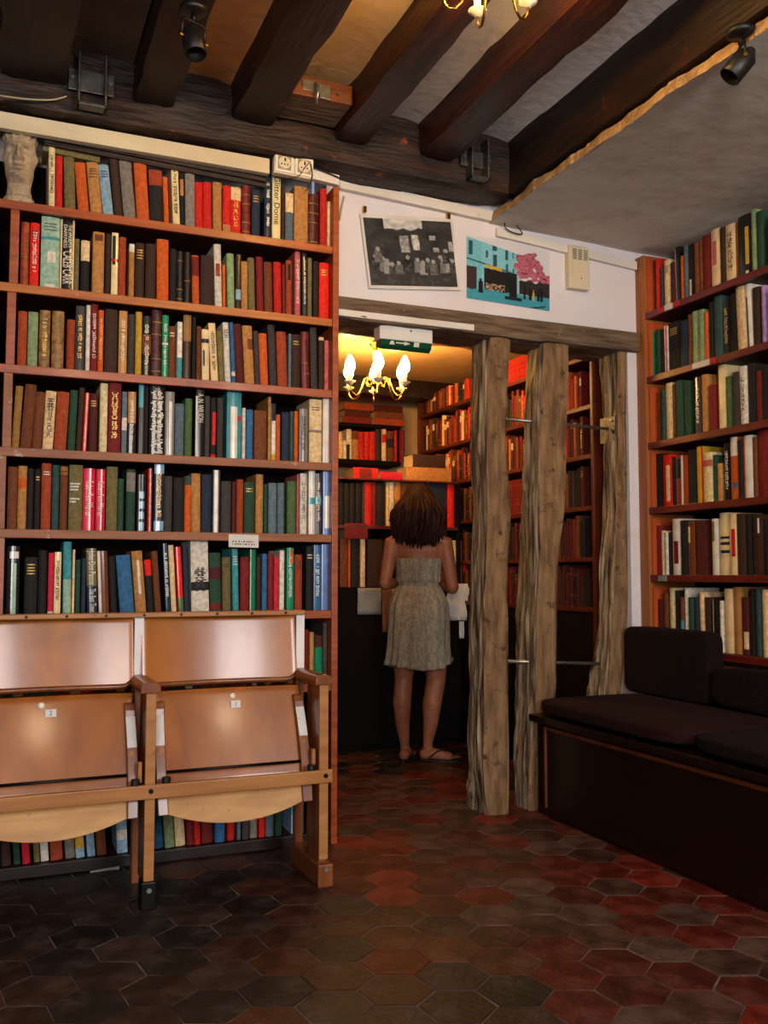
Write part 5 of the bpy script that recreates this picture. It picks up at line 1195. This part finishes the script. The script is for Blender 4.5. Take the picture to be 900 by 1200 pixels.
# ---- spotlights, hangers and the bracketed block on the joists
def spot(loc, rz, aim, label):
    t = empty('spotlight', loc, rz)
    MB().lathe([(0, 0), (.042, 0), (.042, -.012), (.036, -.018), (0, -.018)], (0, 0, 0), 24).build('mounting_plate', 'black_paint', t, True)
    MB().lathe([(0, -.017), (.008, -.017), (.008, -.045), (0, -.045)], (0, 0, 0), 12).build('stem', 'black_metal', t, True)
    y = MB(); y.tube([(-.04, 0, -.10), (-.04, 0, -.055), (-.03, 0, -.045), (.03, 0, -.045), (.04, 0, -.055), (.04, 0, -.10)], .0045, 8); y.build('yoke', 'black_metal', t, True)
    A = Matrix.Rotation(aim, 3, 'X'); c = (0, 0, -.10)
    cn = MB().lathe([(0, .05), (.012, .05), (.022, .035), (.034, .02), (.034, -.055), (.031, -.057), (.029, -.03), (0, -.03)], c, 24, A).build('lamp_can', 'black_paint', t, True)
    MB().lathe([(0, -.026), (.028, -.026), (.028, -.030), (0, -.030)], c, 20, A).build('lens', 'dark_steel', cn)
    for s in (-1, 1): MB().lathe([(0, -.006), (.006, -.006), (.006, .006), (0, .006)], (s * .043, 0, -.10), 8, Matrix.Rotation(R(90), 3, 'Y')).build('yoke_screw', 'brass', t)
    return tag(t, label, 'spotlight', 'black ceiling spotlights')
q = PZ(228, 8, 2.782); spot((.53, q[1] - .0, 2.778), R(20), R(-15), 'black spotlight under the joist beside ochre plaster')
q = PZ(868, 40, 2.66); spot((min(q[0], 2.16), q[1], 2.672), R(60), R(40), 'black spotlight at the edge of the lower ceiling')
def hanger(x, y, z0, z1, w, label):
    t = empty('joist_hanger', (x, y, z0)); h = z1 - z0
    MB().box(-w / 2, -w / 2 + .008, -.05, 0, 0, h).build('strap', 'dark_steel', t, bevel=.002); MB().box(w / 2 - .008, w / 2, -.05, 0, 0, h).build('strap', 'dark_steel', t, bevel=.002)
    MB().box(-w / 2, w / 2, -.05, 0, 0, .01).build('stirrup', 'dark_steel', t, bevel=.002); MB().box(-w / 2 - .03, w / 2 + .03, -.006, 0, h * .35, h * .75).build('flange', 'dark_steel', t, bevel=.002)
    for s in (-1, 1): MB().lathe([(0, -.012), (.008, -.012), (.008, 0), (0, 0)], (s * (w / 2 + .016), -.006, h * .55), 6, RXN).build('bolt', 'steel', t)
    return tag(t, label, 'bracket', 'iron joist hangers')
yh = 3.42
hanger(PY(557, 200, yh)[0], yh, PY(557, 214, yh)[2], PY(557, 166, yh)[2], .085, 'iron hanger on the dark beam beside the lower ceiling')
hanger(PY(90, 110, yh)[0] + .05, yh, PY(90, 128, yh)[2], PY(90, 66, yh)[2], .10, 'iron hanger on the dark beam near the stone head')
wb0 = (.985, tlx - .01); yk = 3.21
wk = empty('wooden_block', ((wb0[0] + wb0[1]) / 2, yk, 2.83))
MB().box(-(wb0[1] - wb0[0]) / 2, (wb0[1] - wb0[0]) / 2, 0, .03, -.0, .075).build('block', 'back_beam', wk, bevel=.003); MB().box(-(wb0[1] - wb0[0]) / 2, (wb0[1] - wb0[0]) / 2, .03, .2, -.0, .03).build('board', 'timber_grey', wk, bevel=.003)
MB().box(-.08, -.01, -.005, 0, .02, .06).build('plate', 'steel', wk, bevel=.001); MB().box(-.012, .03, -.005, 0, .0, .055).build('plate', 'steel', wk, bevel=.001)
MB().tube([(-.03, -.006, .05), (-.03, -.03, .03), (-.03, -.035, .0), (-.03, -.02, -.03), (-.03, -.008, -.03)], .006, 8).build('hook', 'steel', wk, True)
for x, z in ((-.07, .04), (-.02, .05), (.02, .04), (.06, .03)): MB().lathe([(0, -.008), (.006, -.008), (.006, 0), (0, 0)], (x, -.004, z), 8, RXN).build('screw', 'steel', wk)
tag(wk, 'wooden block with steel hook bracket between two joists', 'bracket')

# ================================================================== THE WOMAN
def build_woman(loc, rz):
    root = empty('person', loc, rz); P = MB()
    def ell(sections, n=24, x=0, y=0):
        rs = []
        for (z, cx, cy, rx, ry) in sections: rs.append([(x + cx + rx * math.cos(2 * math.pi * k / n), y + cy + ry * math.sin(2 * math.pi * k / n), z) for k in range(n)])
        P.rings(rs)
    def limb(pts, rad, n=14):
        # rounded ends
        a, b = Vector(pts[0]), Vector(pts[1]); c, d = Vector(pts[-1]), Vector(pts[-2])
        pp = [tuple(a + (a - b).normalized() * rad[0] * .8)] + list(pts) + [tuple(c + (c - d).normalized() * rad[-1] * .8)]
        P.tube(pp, [rad[0] * .45] + list(rad) + [rad[-1] * .45], n)
    # torso
    ell([(.74, 0, .01, .10, .08), (.80, 0, .0, .150, .108), (.87, 0, -.01, .152, .112), (.94, 0, .0, .125, .09), (1.0, 0, .01, .105, .076), (1.06, 0, .01, .110, .082), (1.13, 0, .01, .124, .092), (1.19, 0, .005, .138, .088), (1.235, 0, 0, .150, .066), (1.262, 0, 0, .11, .052), (1.275, 0, .005, .06, .046)])
    limb([(0, .0, 1.24), (0, .02, 1.31), (0, .045, 1.36)], [.056, .047, .046])
    # head, bowed
    hd = []
    for k in range(15):
        t = k / 14; a = math.pi * t; r = math.sin(a); hd.append((1.335 + .105 - .108 * math.cos(a), 0, .062 + .016 * math.cos(a) * .6, .074 * r + .002, .092 * r + .002))
    ell(hd, 24)
    limb([(0, .145, 1.385), (0, .166, 1.392)], [.011, .009]); limb([(0, .12, 1.345), (0, .135, 1.342)], [.03, .02])
    for s in (-1, 1): limb([(s * .074, .06, 1.42), (s * .079, .05, 1.44)], [.012, .014])
    for s in (-1, 1):
        sx = s * .150
        el = Vector((s * .192, -.015, .99)) if s < 0 else Vector((.196, .0, .965))
        hd_ = Vector((s * .085, .235, 1.0))
        limb([(s * .11, 0, 1.235), (sx, 0, 1.228), tuple(Vector((sx, 0, 1.228)).lerp(el, .5)), tuple(el)], [.05, .047, .040, .034])
        limb([tuple(el), tuple(el.lerp(hd_, .35)), tuple(el.lerp(hd_, .8)), tuple(hd_)], [.034, .034, .025, .021])
        pm = hd_ + Vector((-s * .02, .045, .0)); P.tube([tuple(hd_), tuple(hd_.lerp(pm, .5)), tuple(pm)], [.02, .026, .024], 10)
        for q in range(4):
            o = Vector((0, 0, .027 - .017 * q)); l = [.07, .078, .074, .058][q]
            a = pm + o; b_ = a + Vector((-s * l * .5, l * .35, 0)); c = b_ + Vector((-s * l * .45, -l * .15, 0)); limb([tuple(a), tuple(b_), tuple(c)], [.0095, .009, .008], 8)
        a = hd_ + Vector((-s * .005, .01, .022)); limb([tuple(a), tuple(a + Vector((-s * .028, .01, .028))), tuple(a + Vector((-s * .055, .015, .030)))], [.012, .0105, .009], 8)
    # legs
    LL = [(-.075, 0, .80), (-.082, -.005, .62), (-.085, -.0, .45), (-.095, -.022, .32), (-.092, -.012, .2), (-.080, .0, .09), (-.078, .0, .045)]
    limb(LL, [.088, .076, .052, .053, .041, .027, .028])
    RL = [(.078, 0, .80), (.092, .01, .62), (.098, .02, .45), (.074, -.012, .32), (.064, -.012, .2), (.050, .0, .10), (.050, 0, .05)]
    limb(RL, [.09, .08, .056, .056, .043, .029, .029])
    def foot(c, ang):
        d = Vector((math.sin(ang), math.cos(ang), 0)); c = Vector(c); sd = Vector((d.y, -d.x, 0))
        P.tube([tuple(c - d * .045 + Vector((0, 0, .032))), tuple(c - d * .03 + Vector((0, 0, .034))), tuple(c + d * .03 + Vector((0, 0, .042))), tuple(c + d * .09 + Vector((0, 0, .032))), tuple(c + d * .135 + Vector((0, 0, .024)))], [.018, .030, .032, .030, .024], 12)
        for q in range(5):
            b_ = c + d * (.135 - .008 * q) + sd * ((q - 2) * .014) + Vector((0, 0, .022)); limb([tuple(b_), tuple(b_ + d * (.045 - .006 * q)), ], [.011 if q == 0 else .009, .009 if q == 0 else .0075], 8)
        S = MB(); n = 22; ring = []
        for k in range(n):
            a = 2 * math.pi * k / n; u = .125 * math.cos(a) + .065; v = (.038 + .008 * math.cos(a)) * math.sin(a); ring.append(c + d * u + sd * v)
        S.rings([[(p.x, p.y, .0) for p in ring], [(p.x, p.y, .012) for p in ring]])
        for s in (-1, 1):
            S.tube(smooth_pts([tuple(c + d * .12 + Vector((0, 0, .014))), tuple(c + d * .09 + sd * s * .012 + Vector((0, 0, .064))), tuple(c + d * .04 + sd * s * .036 + Vector((0, 0, .045))), tuple(c + d * .01 + sd * s * .04 + Vector((0, 0, .012)))], 4), .005, 6)
        S.build('sandal', 'sandal', root)
    foot((-.078, -.01, .0), R(14)); foot((.050, -.005, .0), R(100))
    body = P.build('body', 'skin', root); md = body.modifiers.new('remesh', 'REMESH'); md.mode = 'VOXEL'; md.voxel_size = .0055; md.use_smooth_shade = True
    sm = body.modifiers.new('smooth', 'SMOOTH'); sm.factor = .5; sm.iterations = 5
    # dress
    D = MB(); n = 96; rs = []; zs = [(1.135, .131, .103, 0), (1.128, .133, .104, .3), (1.10, .130, .101, .6), (1.06, .124, .096, .8), (1.02, .122, .094, 1), (1.004, .124, .095, 1), (.996, .112, .085, .4), (.984, .112, .085, .4), (.975, .122, .094, 1), (.94, .142, .108, 1), (.88, .168, .130, 1.0), (.80, .172, .136, 1.2), (.70, .174, .142, 1.6), (.60, .178, .148, 2.2), (.535, .184, .152, 2.8), (.528, .183, .151, 2.8)]
    def dr(z, rx, ry, am, k, dz=0):
        a = 2 * math.pi * k / n; w = am * .0035 * math.sin(a * 17 + 2 * math.sin(z * 5)) + am * .003 * math.sin(a * 9 + 1 + z * 3)
        return ((rx + w) * math.cos(a), .004 + (ry + w) * math.sin(a), z + dz * (.018 * math.sin(a * 2 + .7) + .012 * math.cos(a)))
    for (z, rx, ry, am) in zs: rs.append([dr(z, rx, ry, am, k, 1 if z < .56 else 0) for k in range(n)])
    for (z, rx, ry, am) in zs[::-1]: rs.append([dr(z + (.001 if z < .53 else 0), rx - .004, ry - .004, am, k, 1 if z < .56 else 0) for k in range(n)])
    D.rings(rs, True, False); dd = D.build('dress', 'dress', root, True)
    hm = MB(); hr = [[dr(.553 - i * .009, .186 - (.004 if i in (0, 2) else 0), .154 - (.004 if i in (0, 2) else 0), 2.8, k, 1) for k in range(n)] for i in range(3)]; hm.rings(hr, True, False).build('hem_ruffle', 'dress', dd, True)
    bl = MB(); bl.rings([[dr(z, .116, .089, .3, k) for k in range(n)] for z in (.998, .994, .986, .982)], True, False); bl.build('waist_band', 'dress', dd, True)
    # hair: cap and long wavy locks
    Hh = MB(); rr = random.Random(12); n = 26; rs = []
    for k in range(13):
        t = k / 12; a = math.pi * (.02 + .60 * t); r = math.sin(a); rs.append([((.093 * r) * math.cos(2 * math.pi * j / n), .048 + (.108 * r) * math.sin(2 * math.pi * j / n) - .02 * t, 1.455 + .118 * math.cos(a)) for j in range(n)])
    Hh.rings(rs)
    for k in range(300):
        a = rr.uniform(-math.pi * .97, -math.pi * .03) if k < 250 else rr.choice([rr.uniform(-.25, .35), rr.uniform(math.pi - .35, math.pi + .25)])
        t0 = rr.uniform(.05, 1.0) ** .8; el = R(85) * (1 - t0); ca, sa = math.cos(a), math.sin(a)
        p0 = Vector((.090 * ca * math.cos(el), .045 + .104 * sa * math.cos(el), 1.455 + .116 * math.sin(el)))
        zend = 1.205 + .035 * abs(ca) + rr.uniform(-.03, .04); ro = rr.uniform(.85, 1.22); ph_ = rr.uniform(0, 6.3); am = rr.uniform(.004, .013)
        pts = [p0]
        for q in range(1, 9):
            f = q / 8; z = p0.z + (zend - p0.z) * f; sp_ = (1 + .38 * math.sin(min(1, f * 1.25) * math.pi * .62)) * ro
            x = .092 * ca * sp_ + am * math.sin(ph_ + f * 9); y = .012 + .098 * sa * sp_ * (1 - .25 * f) + am * math.cos(ph_ * 1.3 + f * 8)
            w = min(1, f * 2.2); pts.append(Vector((p0.x + (x - p0.x) * w, p0.y + (y - p0.y) * w, z)))
        Hh.tube([tuple(p) for p in pts], [.006, .010, .012, .012, .0115, .0105, .009, .0065, .002], 6)
    Hh.build('hair', 'hair', root, True)
    return tag(root, 'long-haired person seen from behind in a grey strapless dress, reading', 'person')
wx_, wy_ = PZ(491, 891, 0)[:2]
wang = -(math.atan2(wx_, wy_))
build_woman((wx_, wy_, 0), wang)
# book held open in front of the person
F_ = Vector((math.sin(-wang), math.cos(-wang), 0)); Rr = Vector((math.cos(wang), math.sin(wang), 0))
ob = empty('open_book', tuple(Vector((wx_, wy_, 1.0)) + F_ * .325), wang); ob.rotation_euler = (R(35), 0, wang)
for s in (-1, 1):
    m_ = MB(); rs = []
    for k in range(9):
        x = s * .115 * k / 8; z = .012 * math.sin(math.pi * min(1, k / 8 * .9)) ; rs.append([(x, -.085, z), (x, .085, z), (x, .085, -.004), (x, -.085, -.004)])
    m_.rings(rs).build('page_block', 'pages', ob)
    MB().box(min(0, s * .12), max(0, s * .12), -.09, .09, -.007, -.004).build('cover_board', 'paper_brown', ob)
tag(ob, 'open book held in the hands of the person', 'book')
